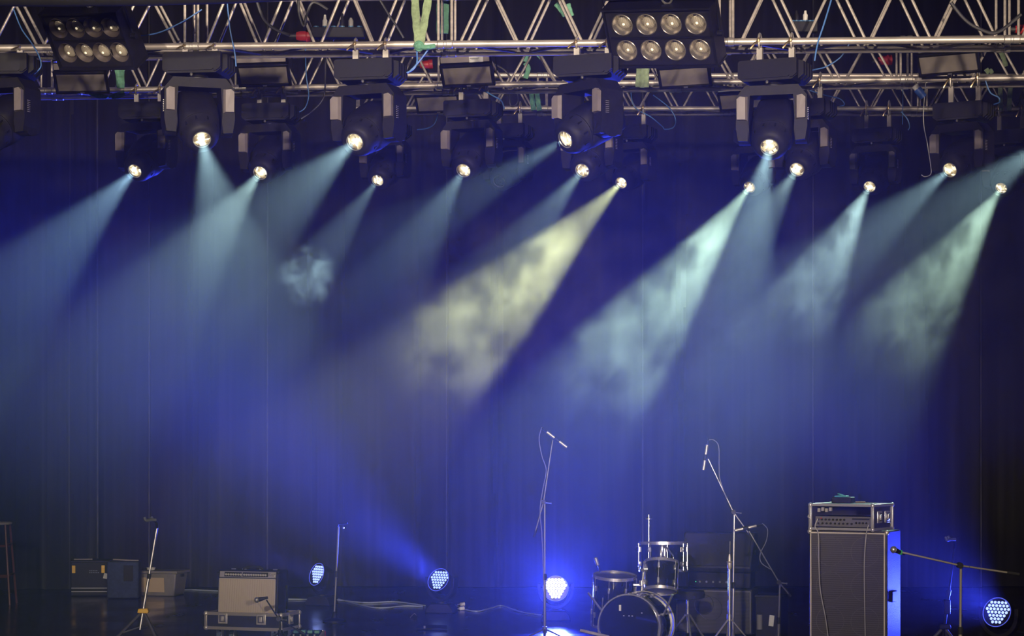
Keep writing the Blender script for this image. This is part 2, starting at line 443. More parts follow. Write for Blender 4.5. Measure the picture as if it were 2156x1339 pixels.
def base_mesh():   # hanging base box, top at z=0
    b = MB()
    pr = [(-.21, -.012), (-.195, 0), (.195, 0), (.21, -.012), (.21, -.12), (.175, -.147), (-.175, -.147), (-.21, -.12)]
    b.prism(pr, -.15, .17)
    return b.mesh('base', BLACK)
BASE = base_mesh()
BASE_FACE = MB().prism([(-.185, -.02), (.165, -.02), (.165, -.115), (.15, -.13), (-.165, -.13), (-.185, -.115)], -.162, -.15).mesh('front_panel', BLACK_METAL)
BASE_RIB = MB().prism([(.165, -.005), (.215, -.005), (.215, -.11), (.185, -.135), (.165, -.135)], -.17, -.14).mesh('corner_rib', BLACK)
SIDE_FIN = MB().prism([(-.004, -.01), (.035, -.02), (.035, -.11), (-.004, -.14)], -.014, .014).mesh('side_fin', BLACK)
SOCKET = MB().cyl((0, 0, 0), (.03, 0, 0), .018, n=10).mesh('socket', BLACK_METAL)
NECK = MB().lathe([(0, .07), (-.02, .075), (-.03, .11), (-.036, .11)], n=20).mesh('neck', BLACK_METAL)
NUT = MB().sphere((0, 0, 0), .012, 8).mesh('pivot_screw', STEEL)

def yoke_mesh():   # top of the crossbar at z=0, pivot at z=-.31
    b = MB(); D0, D1 = -.10, .10
    outer = [(-.245, -.075), (-.185, 0), (.185, 0), (.245, -.075), (.245, -.075), (.15, -.07), (-.15, -.07)]
    b.prism([(-.245, -.075), (-.185, 0), (.185, 0), (.245, -.075), (.15, -.068), (-.15, -.068)], D0, D1)
    for s_ in (-1, 1):
        pts = [(s_ * .15, -.068), (s_ * .245, -.075), (s_ * .247, -.29), (s_ * .232, -.38), (s_ * .165, -.385), (s_ * .16, -.26)]
        if s_ < 0: pts = pts[::-1]
        b.prism(pts, D0, D1)
        b.cyl((s_ * .155, 0, -.30), (s_ * .238, 0, -.30), .10, n=24)
    return b.mesh('yoke', BLACK)
YOKE = yoke_mesh()
def cover_mesh(s_):
    b = MB()
    p = [(s_ * .165, -.075), (s_ * .215, -.075), (s_ * .238, -.095), (s_ * .236, -.235), (s_ * .165, -.243)]
    vs = [(x, -.098, z) for x, z in p] + [(x * (.985 if k in (0, 4) else 1), -.132, z) for k, (x, z) in enumerate(p)]
    vs[5] = (s_ * .178, -.128, -.082); vs[9] = (s_ * .178, -.128, -.236)
    n = 5
    b.add(vs, [(k, (k + 1) % n, n + (k + 1) % n, n + k) for k in range(n)] + [tuple(range(n - 1, -1, -1)), tuple(range(n, 2 * n))])
    return b.mesh('arm_cover', GREY_COVER)
COVER = {-1: cover_mesh(-1), 1: cover_mesh(1)}
VENT = MB().box((0, 0, 0), (.006, .03, .004)).mesh('vent_slot', ALU_DULL)

def head_mesh():  # barrel along -Y, pivot at origin
    b = MB()
    b.lathe([(-.27, .02, 4), (-.265, .10, 4), (-.22, .132, 5), (-.06, .142, 5), (.06, .142, 3.5), (.10, .140, 2.4), (.115, .134, 2.0)], ax=(0, -1, 0), n=32)
    return b.mesh('head', BLACK)
HEAD = head_mesh()
NOSE = MB().lathe([(.10, .110), (.112, .138), (.122, .141), (.128, .136), (.19, .127), (.23, .108), (.245, .084), (.245, .064), (.228, .062), (.20, .060)], ax=(0, -1, 0), n=32).mesh('nose_cone', BLACK)
RIM = MB().torus((0, -.243, 0), (0, 1, 0), .062, .0045, 32, 6).mesh('lens_rim', STEEL)
GRIP = MB().box((0, 0, 0), (.012, .05, .006)).mesh('grip_rib', BLACK_METAL)
def lens_mesh(m):
    return MB().lathe([(.0, .060), (.004, .056), (.010, .040), (.013, .02), (.014, .0001)], ax=(0, -1, 0), n=28).mesh('lens', m)
LENS_ME, LENS_OFF_ME = lens_mesh(LENS), lens_mesh(LENS_OFF)

def moving_head(label, row, lens_px, aim, base_px, base_top, D, rz=None, beam=None, sc=1.0, group='moving heads on the trusses', chordM=None, chordu=None):
    """lens_px: photo column,row of the lens; aim: unit-ish direction the lamp points; base_px: centre column of the base;
    base_top: row of the base's top; beam: (colour, watts, spread) or None when the lamp is off"""
    pb = P(base_px, base_top, D)
    rz = R(-20) if rz is None else rz
    t = thing('moving_head', pb, label, 'moving head', group, rz)
    t.scale = (sc, sc, sc)
    base = inst('base', BASE, t); 
    inst('front_panel', BASE_FACE, base); inst('corner_rib', BASE_RIB, base)
    for k, yy in enumerate((-.09, -.03, .04, .10)): inst('side_fin', SIDE_FIN, base, (.212, yy, 0))
    inst('socket', SOCKET, base, (.21, .07, -.06)); inst('socket', SOCKET, base, (.21, .135, -.08))
    inst('neck', NECK, t, (0, 0, -.14)); inst('pivot_screw', NUT, t, (0, -.15, -.158))
    # clamps up to the chord
    for k, cx in enumerate((-.10, .11)):
        if chordM is not None:
            Minv = Matrix.Rotation(-rz, 4, 'Z')
            wp = pb + Matrix.Rotation(rz, 4, 'Z') @ Vector((cx * sc, 0, 0))
            q = on_truss(chordM, chordu, CX + FPX * wp.x / wp.y)
            hgt = (q.z - pb.z) / sc; off = Minv @ (q - wp) / sc
            c = inst('clamp', CLAMP, t, (cx, off.y, hgt), scale=(1, 1, max(.6, (hgt) / .10)) if hgt > .03 else None)
            inst('lever', LEVER, c)
    # yoke: pans so that the lamp can tilt straight at its aim
    d = Vector(aim).normalized()
    dl = Matrix.Rotation(-rz, 3, 'Z') @ d
    pan = math.atan2(dl.x, -dl.y)
    tilt = -math.asin(max(-1, min(1, dl.z)))
    y = inst('yoke', YOKE, t, (0, 0, -.172), rot=(0, 0, pan))
    for s_ in (-1, 1):
        inst('arm_cover', COVER[s_], y)
        for k in range(7): inst('vent_slot', VENT, y, (s_ * .247, -.05, -.16 - k * .013))
    hd = inst('head', HEAD, t, (0, 0, -.172 - .30), rot=(tilt, 0, pan))
    hd.rotation_mode = 'XYZ'
    inst('nose_cone', NOSE, hd); inst('lens_rim', RIM, hd)
    inst('lens', LENS_ME if beam else LENS_OFF_ME, hd, (0, -.228, 0))
    for k in range(10):
        a = 2 * math.pi * k / 10
        inst('grip_rib', GRIP, hd, (.131 * math.cos(a), -.155, .131 * math.sin(a)), rot=(0, -a + math.pi / 2, 0))
    if beam:
        col, E_, spread = beam
        l = bpy.data.lights.new('moving_head_lamp', 'SPOT'); l.spot_size = R(spread * .88); l.spot_blend = .5; l.shadow_soft_size = .025
        l.energy = E_ * BEAM_K * (22 / spread) ** 3; l.color = col
        o = bpy.data.objects.new('moving_head_lamp', l); C.objects.link(o); o.parent = hd
        o.location = (0, -.248, 0); o.rotation_euler = (R(-90), 0, 0)
    return t

def aim_to(lp, D, tp, fwd=1.4):
    "direction from the lens towards a photo point, coming forward by fwd x its sideways travel"
    dx, dz = (tp[0] - lp[0]), -(tp[1] - lp[1]); L = math.hypot(dx, dz)
    # remove the drift a forward-moving point has in the picture
    f = fwd * L
    vx = dx - f * (lp[0] - CX) / FPX * 1.0; vz = dz - f * (HY - lp[1]) / FPX * 1.0
    return Vector((vx, -f, vz)).normalized()

TEAL = (.50, .82, .90); PALE = (.55, .86, .84); YEL = (.86, .95, .46); MINT = (.62, .96, .74)
FRONT, MIDR, REAR = 'front row of moving heads', 'middle row of moving heads', 'rear row of moving heads'
# label, row, D, lens px, aim point, fwd, base px, base top row, truss, beam
HEADS = [
 ('front row moving head cut by the picture edge beside the dim blinder', 0, (-30, 290), (-140, 380), 1.2, None, (TEAL, 30, 22)),
 ('lit moving head in the front row beaming straight down, beside the black blinder', 0, (425, 294), (490, 560), 1.5, None, (TEAL, 80, 26)),
 ('lit front row moving head hung below the power strip and red plug', 0, (747, 299), (590, 440), 1.5, None, (TEAL, 80, 26)),
 ('lit moving head in the front row turned sideways, beside the large bright blinder', 0, (1190, 294), (960, 430), .75, None, (TEAL, 48, 20)),
 ('lit moving head in the front row above the drum kit', 0, (1620, 310), (1560, 570), 1.6, None, (TEAL, 52, 20)),
 ('front row moving head cut by the picture edge above the vocal microphone', 0, (2205, 296), (1960, 480), 1.0, None, (TEAL, 60, 22)),
 ('lit middle truss moving head nearest the side curtain, with a bright pale blue beam', 1, (284, 360), (120, 530), 1.3, None, ((.42, .74, 1.0), 140, 26)),
 ('lit moving head on the middle truss between the two front heads near the blinder', 1, (548, 364), (370, 600), 1.4, None, (PALE, 125, 26)),
 ('lit moving head on the middle truss hung beside the unlit one', 1, (976, 359), (870, 530), 1.4, None, (TEAL, 42, 24)),
 ('lit middle truss moving head half hidden behind the sideways turned front head', 1, (1226, 359), (1120, 490), 1.4, None, (PALE, 38, 20)),
 ('lit middle truss moving head half hidden behind the front head above the drums', 1, (1678, 357), (1590, 490), 1.5, None, (PALE, 42, 22)),
 ('lit moving head on the middle truss below the flood light with a large white sticker', 1, (2000, 358), (1860, 470), 1.3, None, (TEAL, 42, 20)),
 ('lit rear truss moving head with a faint beam, beside the power strip head', 2, (795, 380), (692, 520), 1.4, None, (TEAL, 40, 20)),
 ('unlit moving head on the rear truss with a dark lens', 2, (1051, 382), (1000, 440), 1.4, None, None),
 ('lit moving head on the rear truss with the yellowish smoky beam', 2, (1308, 385), (1010, 680), 1.3, None, (YEL, 210, 20)),
 ('lit moving head on the rear truss with the bright mint green beam over the drums', 2, (1578, 394), (1365, 680), 1.3, None, (MINT, 210, 20)),
 ('lit rear truss moving head hung clear of others, with a greyish smoky beam', 2, (1831, 393), (1715, 600), 1.4, None, (PALE, 100, 22)),
 ('last lit moving head of the rear truss, above the vocal microphone', 2, (2108, 396), (1940, 640), 1.3, None, (MINT, 120, 22)),
]
BEAMS = []
ROWS = [(15.0, M1, U1, FRONT, 1.0), (18.4, M2, U2, MIDR, 1.0), (22.0, M3, U3, REAR, 1.0)]
for lab, row, lp, ap, fw, _, beam in HEADS:
    D, M, u, grp, sc = ROWS[row]
    d = aim_to(lp, D, ap, fw)
    # lens position -> pivot -> base
    cp = on_truss(M, u, lp[0])                 # chord above gives the true depth of this fixture
    Dl = cp.y
    lens = P(lp[0], lp[1], Dl - .24)
    piv = lens - d * .245
    BEAMS.append((lens, d))
    z_base = piv.z + .472
    # hang straight below the chord
    base = Vector((piv.x, piv.y, z_base))
    pxb = CX + FPX * base.x / base.y; pyb = HY - FPX * (base.z - EYE) / base.y
    moving_head(lab, row, lp, d, pxb, pyb, base.y, rz=R(-17) - az(lp[0]), beam=beam, sc=sc, group=grp, chordM=M, chordu=u)

# ================================================================== BLINDERS
CELL_REFL = MB().lathe([(0, .070), (.004, .074), (.0, .078), (-.02, .070), (-.05, .045), (-.06, .042)], ax=(0, -1, 0), n=28, caps=(0, 1)).mesh('reflector', mat('lamp reflector', (.50, .46, .40), .24, .85))
CELL_REFL_DIM = MB().lathe([(0, .078), (.004, .076), (-.02, .064), (-.034, .054), (-.06, .050)], ax=(0, -1, 0), n=28, caps=(0, 1)).mesh('reflector', mat('dark lamp collar', (.12, .10, .085), .35, .3))
def parlens():
    m = bpy.data.materials.new('pressed lamp glass'); m.use_nodes = True; nt = m.node_tree; b = nt.nodes['Principled BSDF']
    tc = nt.nodes.new('ShaderNodeTexCoord'); wv = nt.nodes.new('ShaderNodeTexWave'); wv.inputs['Scale'].default_value = 45; wv.inputs['Distortion'].default_value = 1
    nt.links.new(tc.outputs['Object'], wv.inputs['Vector'])
    r = nt.nodes.new('ShaderNodeValToRGB'); r.color_ramp.elements[0].color = (.30, .26, .18, 1); r.color_ramp.elements[1].color = (.75, .68, .52, 1)
    nt.links.new(wv.outputs['Fac'], r.inputs['Fac']); nt.links.new(r.outputs[0], b.inputs['Base Color'])
    bp_ = nt.nodes.new('ShaderNodeBump'); bp_.inputs['Strength'].default_value = .5; bp_.inputs['Distance'].default_value = .004
    nt.links.new(wv.outputs['Fac'], bp_.inputs['Height']); nt.links.new(bp_.outputs[0], b.inputs['Normal'])
    b.inputs['Roughness'].default_value = .22; b.inputs['Metallic'].default_value = .2
    return m
PARG = parlens()
CELL_LENS = MB().lathe([(-.052, .050), (-.046, .046), (-.038, .028), (-.035, .0001)], ax=(0, -1, 0), n=24).mesh('lamp_glass', PARG)
CENTRE_DOT = MB().sphere((0, 0, 0), .010, 10, (1, .35, 1)).mesh('centre_dot', mat('warm centre dot', (1, .9, .7), .2, 0, emit=(1, .84, .55), estr=.75))  # small warm emissive dot at the middle of each lamp glass
def blinder(label, pc, D, rot, wide, high, refl, lens_sc=1.0):
    t = thing('blinder_light', P(*pc, D), label, 'stage light', 'eight-lamp blinders')
    t.rotation_euler = rot
    W, H = wide, high
    MB().box((0, .105, 0), (W, .08, H)).build('housing', BLACK, t, .008)
    pl = MB(); px_, pz_ = W / 4, H / 2; rr = .077 * lens_sc; n = 32
    for j in (0, 1):
        for i in range(4):
            # square tile with a round opening; the tile edge follows the cell, the opening sits where the lamp is
            cx_, cz_ = (i - 1.5) * W * .235, H * .235 * (1 if j == 0 else -1); tx_, tz_ = (i - 1.5) * px_, (.5 - j) * pz_
            vs = []
            for yy in (-.006, .0):
                for k in range(n):
                    a = 2 * math.pi * k / n; c, si = math.cos(a), math.sin(a); vs.append((cx_ + rr * c, yy, cz_ + rr * si))
                for k in range(n):
                    a = 2 * math.pi * k / n; c, si = math.cos(a), math.sin(a); q = 1 / max(abs(c), abs(si)); vs.append((tx_ + px_ / 2 * c * q, yy, tz_ + pz_ / 2 * si * q))
            fs = []
            for k in range(n):
                k2 = (k + 1) % n
                fs += [(k, k2, n + k2, n + k), (2 * n + k, 3 * n + k, 3 * n + k2, 2 * n + k2), (k, 2 * n + k, 2 * n + k2, k2), (n + k, n + k2, 3 * n + k2, 3 * n + k)]
            pl.add(vs, fs)
    pl.build('front_plate', BLACK, t)
    f = MB().prism([(-W / 2 - .012, -H / 2), (-W / 2, -H / 2), (-W / 2, H / 2), (-W / 2 - .012, H / 2)], -.03, .145).build('side_flange', BLACK_METAL, t)
    f = MB().prism([(W / 2, -H / 2), (W / 2 + .012, -H / 2), (W / 2 + .012, H / 2), (W / 2, H / 2)], -.03, .145).build('side_flange', BLACK_METAL, t)
    MB().box((0, .06, H / 2 + .008), (W + .03, .18, .016)).build('top_flange', BLACK_METAL, t)
    MB().box((0, .06, -H / 2 - .008), (W + .03, .18, .016)).build('bottom_flange', BLACK_METAL, t)
    MB().box((0, -.010, 0), (W * .96, .012, .012)).build('middle_bar', BLACK_METAL, t)
    hk = MB().torus((.06, .06, H / 2 + .05), (0, 1, 0), .035, .008, 18, 6).tube([(.06, .06, H / 2 + .085), (.06, .05, H / 2 + .16)], .008).build('hook', STEEL, t)
    MB().tube([(-W / 2 - .02, .06, .0), (-W / 2 - .03, .06, H / 2 + .05), (0, .06, H / 2 + .07), (W / 2 + .03, .06, H / 2 + .05), (W / 2 + .02, .06, 0)], .009, 8).build('bracket', BLACK_METAL, t)
    MB().cyl((W / 2 + .012, .05, 0), (W / 2 + .05, .05, 0), .02, n=10).build('bracket_knob', BLACK_METAL, t)
    for j in (0, 1):
        for i in range(4):
            x = (i - 1.5) * W * .235; z = H * .235 * (1 if j == 0 else -1)
            c = inst('lamp', refl, t, (x, -.006, z), scale=(lens_sc,) * 3)
            sh = -.02 if refl is CELL_REFL_DIM else 0
            inst('lamp_glass', CELL_LENS, c, (0, sh, 0)); inst('centre_dot', CENTRE_DOT, c, (-.006, .034 + sh, -.010))
    return t
blinder('black eight-lamp blinder with small dim lamps at the upper corner beside the side curtain', (188, 84), 14.6, (R(38), R(4), R(-26)), .62, .40, CELL_REFL_DIM, .95)
blinder('large eight-lamp blinder with bright shiny reflectors above the drums', (1392, 78), 14.5, (R(34), R(4), R(-26)), .76, .40, CELL_REFL, 1.0)

# ================================================================== FLOOD LIGHTS (unlit, wide glass fronts)
FLOOD_GLASS = mat('frosted flood glass', (.30, .265, .225), .28, .25, .18, 7)
def flood(label, px, py, D, w_=.46, rz=None, sticker=False, tilt=34):
    t = thing('flood_light', P(px, py, D), label, 'stage light', 'wide flood lights on the trusses')
    t.rotation_euler = (R(tilt), 0, (R(-16) - az(px)) if rz is None else rz)
    h = .20; dpt = .17
    # body: wider at the glass, tapering back
    b = MB(); fw, bw = w_ / 2, w_ / 2 - .05
    vs = [(-fw, 0, -h / 2), (fw, 0, -h / 2), (fw, 0, h / 2), (-fw, 0, h / 2), (-bw, dpt, -h / 2 + .05), (bw, dpt, -h / 2 + .05), (bw, dpt, h / 2 - .01), (-bw, dpt, h / 2 - .01)]
    b.add(vs, [(0, 1, 2, 3), (4, 7, 6, 5), (0, 4, 5, 1), (1, 5, 6, 2), (2, 6, 7, 3), (3, 7, 4, 0)])
    b.build('housing', BLACK, t, .006)
    e = .022
    for c, d in (((0, -.012, h / 2 - e / 2), (w_, .03, e)), ((0, -.012, -h / 2 + e / 2), (w_, .03, e)), ((-fw + e / 2, -.012, 0), (e, .03, h)), ((fw - e / 2, -.012, 0), (e, .03, h))):
        MB().box(c, d).build('frame', BLACK_METAL, t, .003)
    MB().box((0, -.006, 0), (w_ - 2 * e, .006, h - 2 * e)).build('glass', FLOOD_GLASS, t)
    MB().box((0, -.012, h / 2 + .045), (w_ * .92, .012, .05), (R(-18), 0, 0)).build('top_shield', GREY_COVER, t)
    MB().tube([(-fw - .012, .06, 0), (-fw - .012, .08, h / 2 + .06), (0, .09, h / 2 + .07), (fw + .012, .08, h / 2 + .06), (fw + .012, .06, 0)], .008, 6).build('bracket', BLACK_METAL, t)
    MB().box((0, -.028, -h / 2 + .01), (.035, .004, .012)).build('latch', STEEL, t)
    q = on_truss(*((M3, U3) if D > 20 else (M2, U2)), px) - t.location
    E_ = t.rotation_euler.to_matrix().inverted(); q = E_ @ q
    MB().tube([Vector((0, .09, h / 2 + .07)), q * .6 + Vector((0, .09, h / 2 + .07)) * .4, q], .014, 8).torus(q, E_ @ Vector((1, 0, 0)), .033, .008, 18, 6).build('hook_clamp', ALU_DULL, t)
    if sticker:
        st = MB().box((sticker, -.022, h / 2 + .045), (.12, .004, .048), (R(-18), 0, 0)).build('sticker', STICKER, t)
        for k in range(3): MB().box((sticker - .01, -.0285 + .0035 * k, h / 2 + .058 - k * .011), (.08 - .02 * (k % 2), .004, .003), (R(-18), 0, 0)).build('print_line', DARK_CABLE, st)
    return t
flood('unlit flood light tucked under the black eight-lamp blinder with dim lamps', 172, 172, 18.0)
flood('unlit flood light hung between the first two front moving heads', 556, 157, 18.0)
flood('unlit flood light with a small white sticker beside the tied green sling', 985, 157, 18.0, sticker=.10)
flood('unlit flood light below the large bright blinder', 1442, 160, 18.0)
flood('unlit flood light with a large white sticker hung between two vertical truss bars', 1998, 132, 17.8, .53, sticker=-.17)
flood('unlit flood light on the rear truss between two moving heads, lower than the sticker one', 922, 217, 21.6)
flood('unlit rear truss flood light with a sticker, half behind a front moving head', 1560, 212, 21.6, .46, sticker=-.15)

# ================================================================== SLINGS, CABLES, PLUGS ON THE RIG
def face_q(px, D):
    M, u = (M1, U1) if D < 16.5 else ((M2, U2) if D < 19.5 else (M3, U3))
    return on_truss(M, u, px).y - .04
def sling(label, strands, D, wd, m, knot=None):
    t = thing('round_sling', P(*strands[0][-1][:2], D if 15.1 < D < 17 else face_q(strands[0][-1][0], D)), label, 'sling', 'lifting slings on the trusses')
    o = t.location.copy()
    for s_ in strands:
        pts = [P(q[0], q[1], D if 15.1 < D < 17 else face_q(q[0], D)) - o for q in s_]
        MB().ribbon(spline(pts, 5), wd, .018, (1, 0, 0)).build('strand', m, t)
    if knot:
        kp = P(*knot, face_q(knot[0], D) - .02) - o
        MB().sphere(kp, .036, 12, (1, .8, .8)).torus(kp, (.2, 1, .3), .026, .013, 16, 6).tube(spline([kp, kp + Vector((.05, -.02, -.012)), kp + Vector((.11, 0, 0))], 4), .018, 8).build('knot', GREEN, t)
    return t
sling('pale green lifting sling knotted round the front truss bottom tube', [[(874, -30), (875, 30), (879, 70), (882, 96)], [(906, -30), (898, 20), (889, 70), (884, 96)]], 14.92, .055, GREEN_PALE, (882, 97))
sling('bright green double strap hanging straight behind the knotted sling', [[(926, -30), (925, 20), (925, 71)], [(939, -30), (939, 20), (938, 71)]], 15.5, .042, GREEN)
sling('green strap glimpsed above the front truss past the double strap', [[(1170, 8), (1182, 22), (1190, 34)], [(1196, 8), (1200, 22), (1204, 34)]], 15.4, .035, GREEN)
sling('green sling looped over the middle truss, hanging down to the rear truss', [[(1105, 130), (1112, 112), (1130, 112), (1140, 122)], [(1106, 132), (1112, 145), (1106, 165)], [(1118, 190), (1121, 215), (1124, 232)], [(1130, 190), (1133, 215), (1136, 233)]], 21.7, .05, GREEN)
sling('green strap behind the black blinder with dim lamps', [[(243, 120), (248, 150), (252, 185)], [(256, 125), (256, 150), (256, 186)], [(190, 194), (210, 202), (235, 204), (262, 196)]], 18.3, .05, GREEN)
sling('pale green sling bundled over the middle truss below the bright blinder', [[(1346, 142), (1344, 165), (1343, 183)], [(1354, 142), (1353, 165), (1352, 185)], [(1362, 142), (1361, 165), (1361, 184)]], 18.3, .045, GREEN_PALE)
sling('pale green straps looped at the far end of the middle truss near the picture edge', [[(2076, 145), (2082, 152), (2090, 148)], [(2104, 105), (2112, 120), (2118, 140)], [(2106, 178), (2106, 205), (2107, 233)], [(2128, 178), (2126, 205), (2124, 233)]], 21.5, .05, GREEN_PALE)

CABLES = [
 ('blue cable drooping from the upper corner past the front truss joint by the blinder', BLUE_CABLE, .005, 14.9, [(28, 18), (45, 60), (66, 90), (82, 118), (86, 140), (72, 156)]),
 ('thin blue cable running behind the black blinder to the truss bars', BLUE_CABLE, .005, 15.2, [(280, 76), (330, 70), (380, 48), (425, 20)]),
 ('blue cable pair dropping beside the base of the first lit front head', BLUE_CABLE, .005, 14.8, [(478, 0), (484, 60), (494, 110), (497, 140)]),
 ('blue cable hanging in a loop beside the middle head next to the flood light', BLUE_CABLE, .005, 18.2, [(643, 100), (645, 160), (650, 200), (643, 226), (630, 236)]),
 ('blue cable looping from the knotted green sling to the second front head', BLUE_CABLE, .006, 14.8, [(877, 100), (878, 130), (870, 146), (856, 153)]),
 ('second blue cable curling from the knotted sling to the front head base', BLUE_CABLE, .006, 14.75, [(906, 98), (890, 120), (873, 140), (858, 154)]),
 ('blue cable sagging between the rear moving heads near the unlit flood', BLUE_CABLE, .006, 21.8, [(922, 240), (915, 260), (900, 270), (878, 273)]),
 ('blue cable beside the base of the middle head next to the unlit one', BLUE_CABLE, .006, 18.2, [(1012, 186), (1035, 200), (1055, 212), (1062, 230)]),
 ('blue cable looping below the rear truss beside the bright blinder', BLUE_CABLE, .006, 21.7, [(1328, 190), (1336, 225), (1370, 246), (1394, 266), (1400, 272), (1418, 268), (1422, 250), (1408, 226), (1375, 200)]),
 ('blue cable falling diagonally past the front head above the drums', BLUE_CABLE, .006, 15.1, [(1750, 0), (1735, 50), (1722, 90), (1715, 128)]),
 ('blue cable curving across the middle truss beside the front head above the drums', BLUE_CABLE, .006, 18.2, [(1788, 92), (1770, 120), (1740, 140), (1718, 146), (1700, 150)]),
 ('blue cable draped along the rear truss behind the front head above the drums', BLUE_CABLE, .006, 21.8, [(1704, 190), (1735, 200), (1768, 208), (1778, 220), (1768, 224)]),
 ('blue cable hanging straight down at the rear truss and curling to the head hung clear', BLUE_CABLE, .006, 21.8, [(1897, 235), (1910, 250), (1915, 266), (1912, 274)]),
 ('thin blue vertical line hanging behind the middle truss bars', BLUE_CABLE, .004, 21.8, [(1901, 175), (1901, 215), (1900, 262)]),
 ('blue cable tangle by the pale green straps at the end of the rig', BLUE_CABLE, .006, 18.0, [(2075, 170), (2085, 195), (2102, 205), (2104, 215), (2092, 220)]),
 ('black cable swag dropping from the upper rig behind the power strip', DARK_CABLE, .011, 15.2, [(540, 0), (555, 40), (580, 62), (610, 74)]),
 ('black cable loop rising behind the power strip with plugs', DARK_CABLE, .010, 15.4, [(628, 0), (630, 30), (640, 55), (646, 30), (660, 5), (690, 20)]),
 ('black cable falling across the front truss beside the knotted sling', DARK_CABLE, .008, 15.2, [(800, 0), (818, 30), (835, 55), (850, 80)]),
 ('black cable bunch bowing under the middle truss near the green loop', DARK_CABLE, .010, 20.0, [(1040, 135), (1065, 150), (1085, 185), (1090, 215), (1075, 222), (1072, 190)]),
 ('black cable drooping from the front truss near the picture edge', DARK_CABLE, .012, 15.2, [(2002, 5), (2030, 40), (2060, 60), (2100, 68), (2150, 30)]),
 ('black cable hanging behind the second middle head beside the beam', DARK_CABLE, .007, 18.5, [(685, 110), (684, 190), (676, 215), (655, 236), (634, 250)]),
 ('thin pale wire dangling in a hook beside the head hung clear', mat('pale wire', (.45, .44, .42), .5), .004, 18.0, [(1949, 175), (1944, 250), (1952, 300), (1959, 345), (1960, 366), (1948, 372), (1940, 368)]),
]
def face_depth(px, D):
    "just in front of the nearest truss's near chord at that column"
    M, u = (M1, U1) if D < 16.5 else ((M2, U2) if D < 19.5 else (M3, U3))
    return on_truss(M, u, px).y - .032
for lab, m, r, D, pts in CABLES:
    b = MB().tube(spline([P(x, y_, face_depth(x, D)) for i, (x, y_) in enumerate(pts)], 7), r, 6)
    o = b.build('cable', m); tag(o, lab, 'cable', 'cables hung along the rig')

def plug(label, p0, p1, D, m, r=.035):
    a, b_ = P(*p0, D), P(*p1, D)
    t = thing('power_plug', a, label, 'plug', 'power plugs on the rig'); d = (b_ - a)
    MB().lathe([(0, r * .75), (d.length * .3, r), (d.length * .7, r), (d.length * .75, r * 1.15), (d.length, r * 1.15)], ax=d, n=16).build('body', m, t)
    MB().lathe([(-.05, r * .4), (-.005, r * .5), (0, r * .5)], ax=d, n=12).build('cable_gland', DARK_CABLE, t)
    MB().torus(d * .72, d, r * 1.12, r * .13, 16, 6).build('locking_ring', m, t)
plug('red power plug lying on the front truss beside the power strip', (624, 76), (654, 76), 15.2, RED, .036)
plug('red power plug on the middle truss near the knotted sling', (884, 137), (911, 135), 18.6, RED, .036)
plug('red power plug on the rear truss near the white stickered flood', (1848, 128), (1877, 126), 18.75, RED, .04)
plug('red power plug at the picture edge on the front truss', (2137, 62), (2165, 62), 15.2, RED, .034)
t = thing('power_plug', P(1947, 203, 18.1), 'blue power plug with a white tip dangling under the middle truss', 'plug')
a = P(1945, 205, 18.1) - P(1947, 203, 18.1); b_ = P(1931, 187, 18.1) - P(1947, 203, 18.1)
MB().lathe([(0, .03), (.05, .036), (.09, .034)], a, b_ - a, 14).build('body', mat('blue plug', (.04, .12, .45), .45), t)
MB().lathe([(.09, .026), (.125, .03), (.13, .02)], a, b_ - a, 14).build('tip', WHITE, t)

def power_strip(label, px0, px1, py, D, plugs):
    a, b_ = P(px0, py, D), P(px1, py, D); L = (b_ - a).length
    t = thing('power_strip', a, label, 'power strip', 'power strips on the front truss')
    MB().box((L / 2, 0, 0), (L, .09, .075)).build('body', BLACK_SOFT, t, .006)
    for k in range(6):
        o = MB().cyl((L * (k + .6) / 6.2, 0, .0375), (L * (k + .6) / 6.2, 0, .05), .019, n=12).build('socket', mat('blue socket', (.06, .16, .30), .45), t)
    for k, m, h_ in plugs:
        x = L * (k + .6) / 6.2
        MB().lathe([(.05, .018), (.09, .018), (.1, .011), (.05 + h_, .008)], (x, 0, 0), (0, 0, 1), 10).build('plug', m, t)
    return t
power_strip('black power strip with one white plug on the front truss beside the red plug', 655, 768, 70, 15.2, [(1, WHITE, .08), (3, BLACK, .09), (4, mat('grey plug', (.25, .24, .23), .5), .06)])
power_strip('black power strip with a pale plug on the front truss above the drums', 1662, 1720, 58, 15.25, [(3, WHITE, .07), (1, BLACK, .07)])

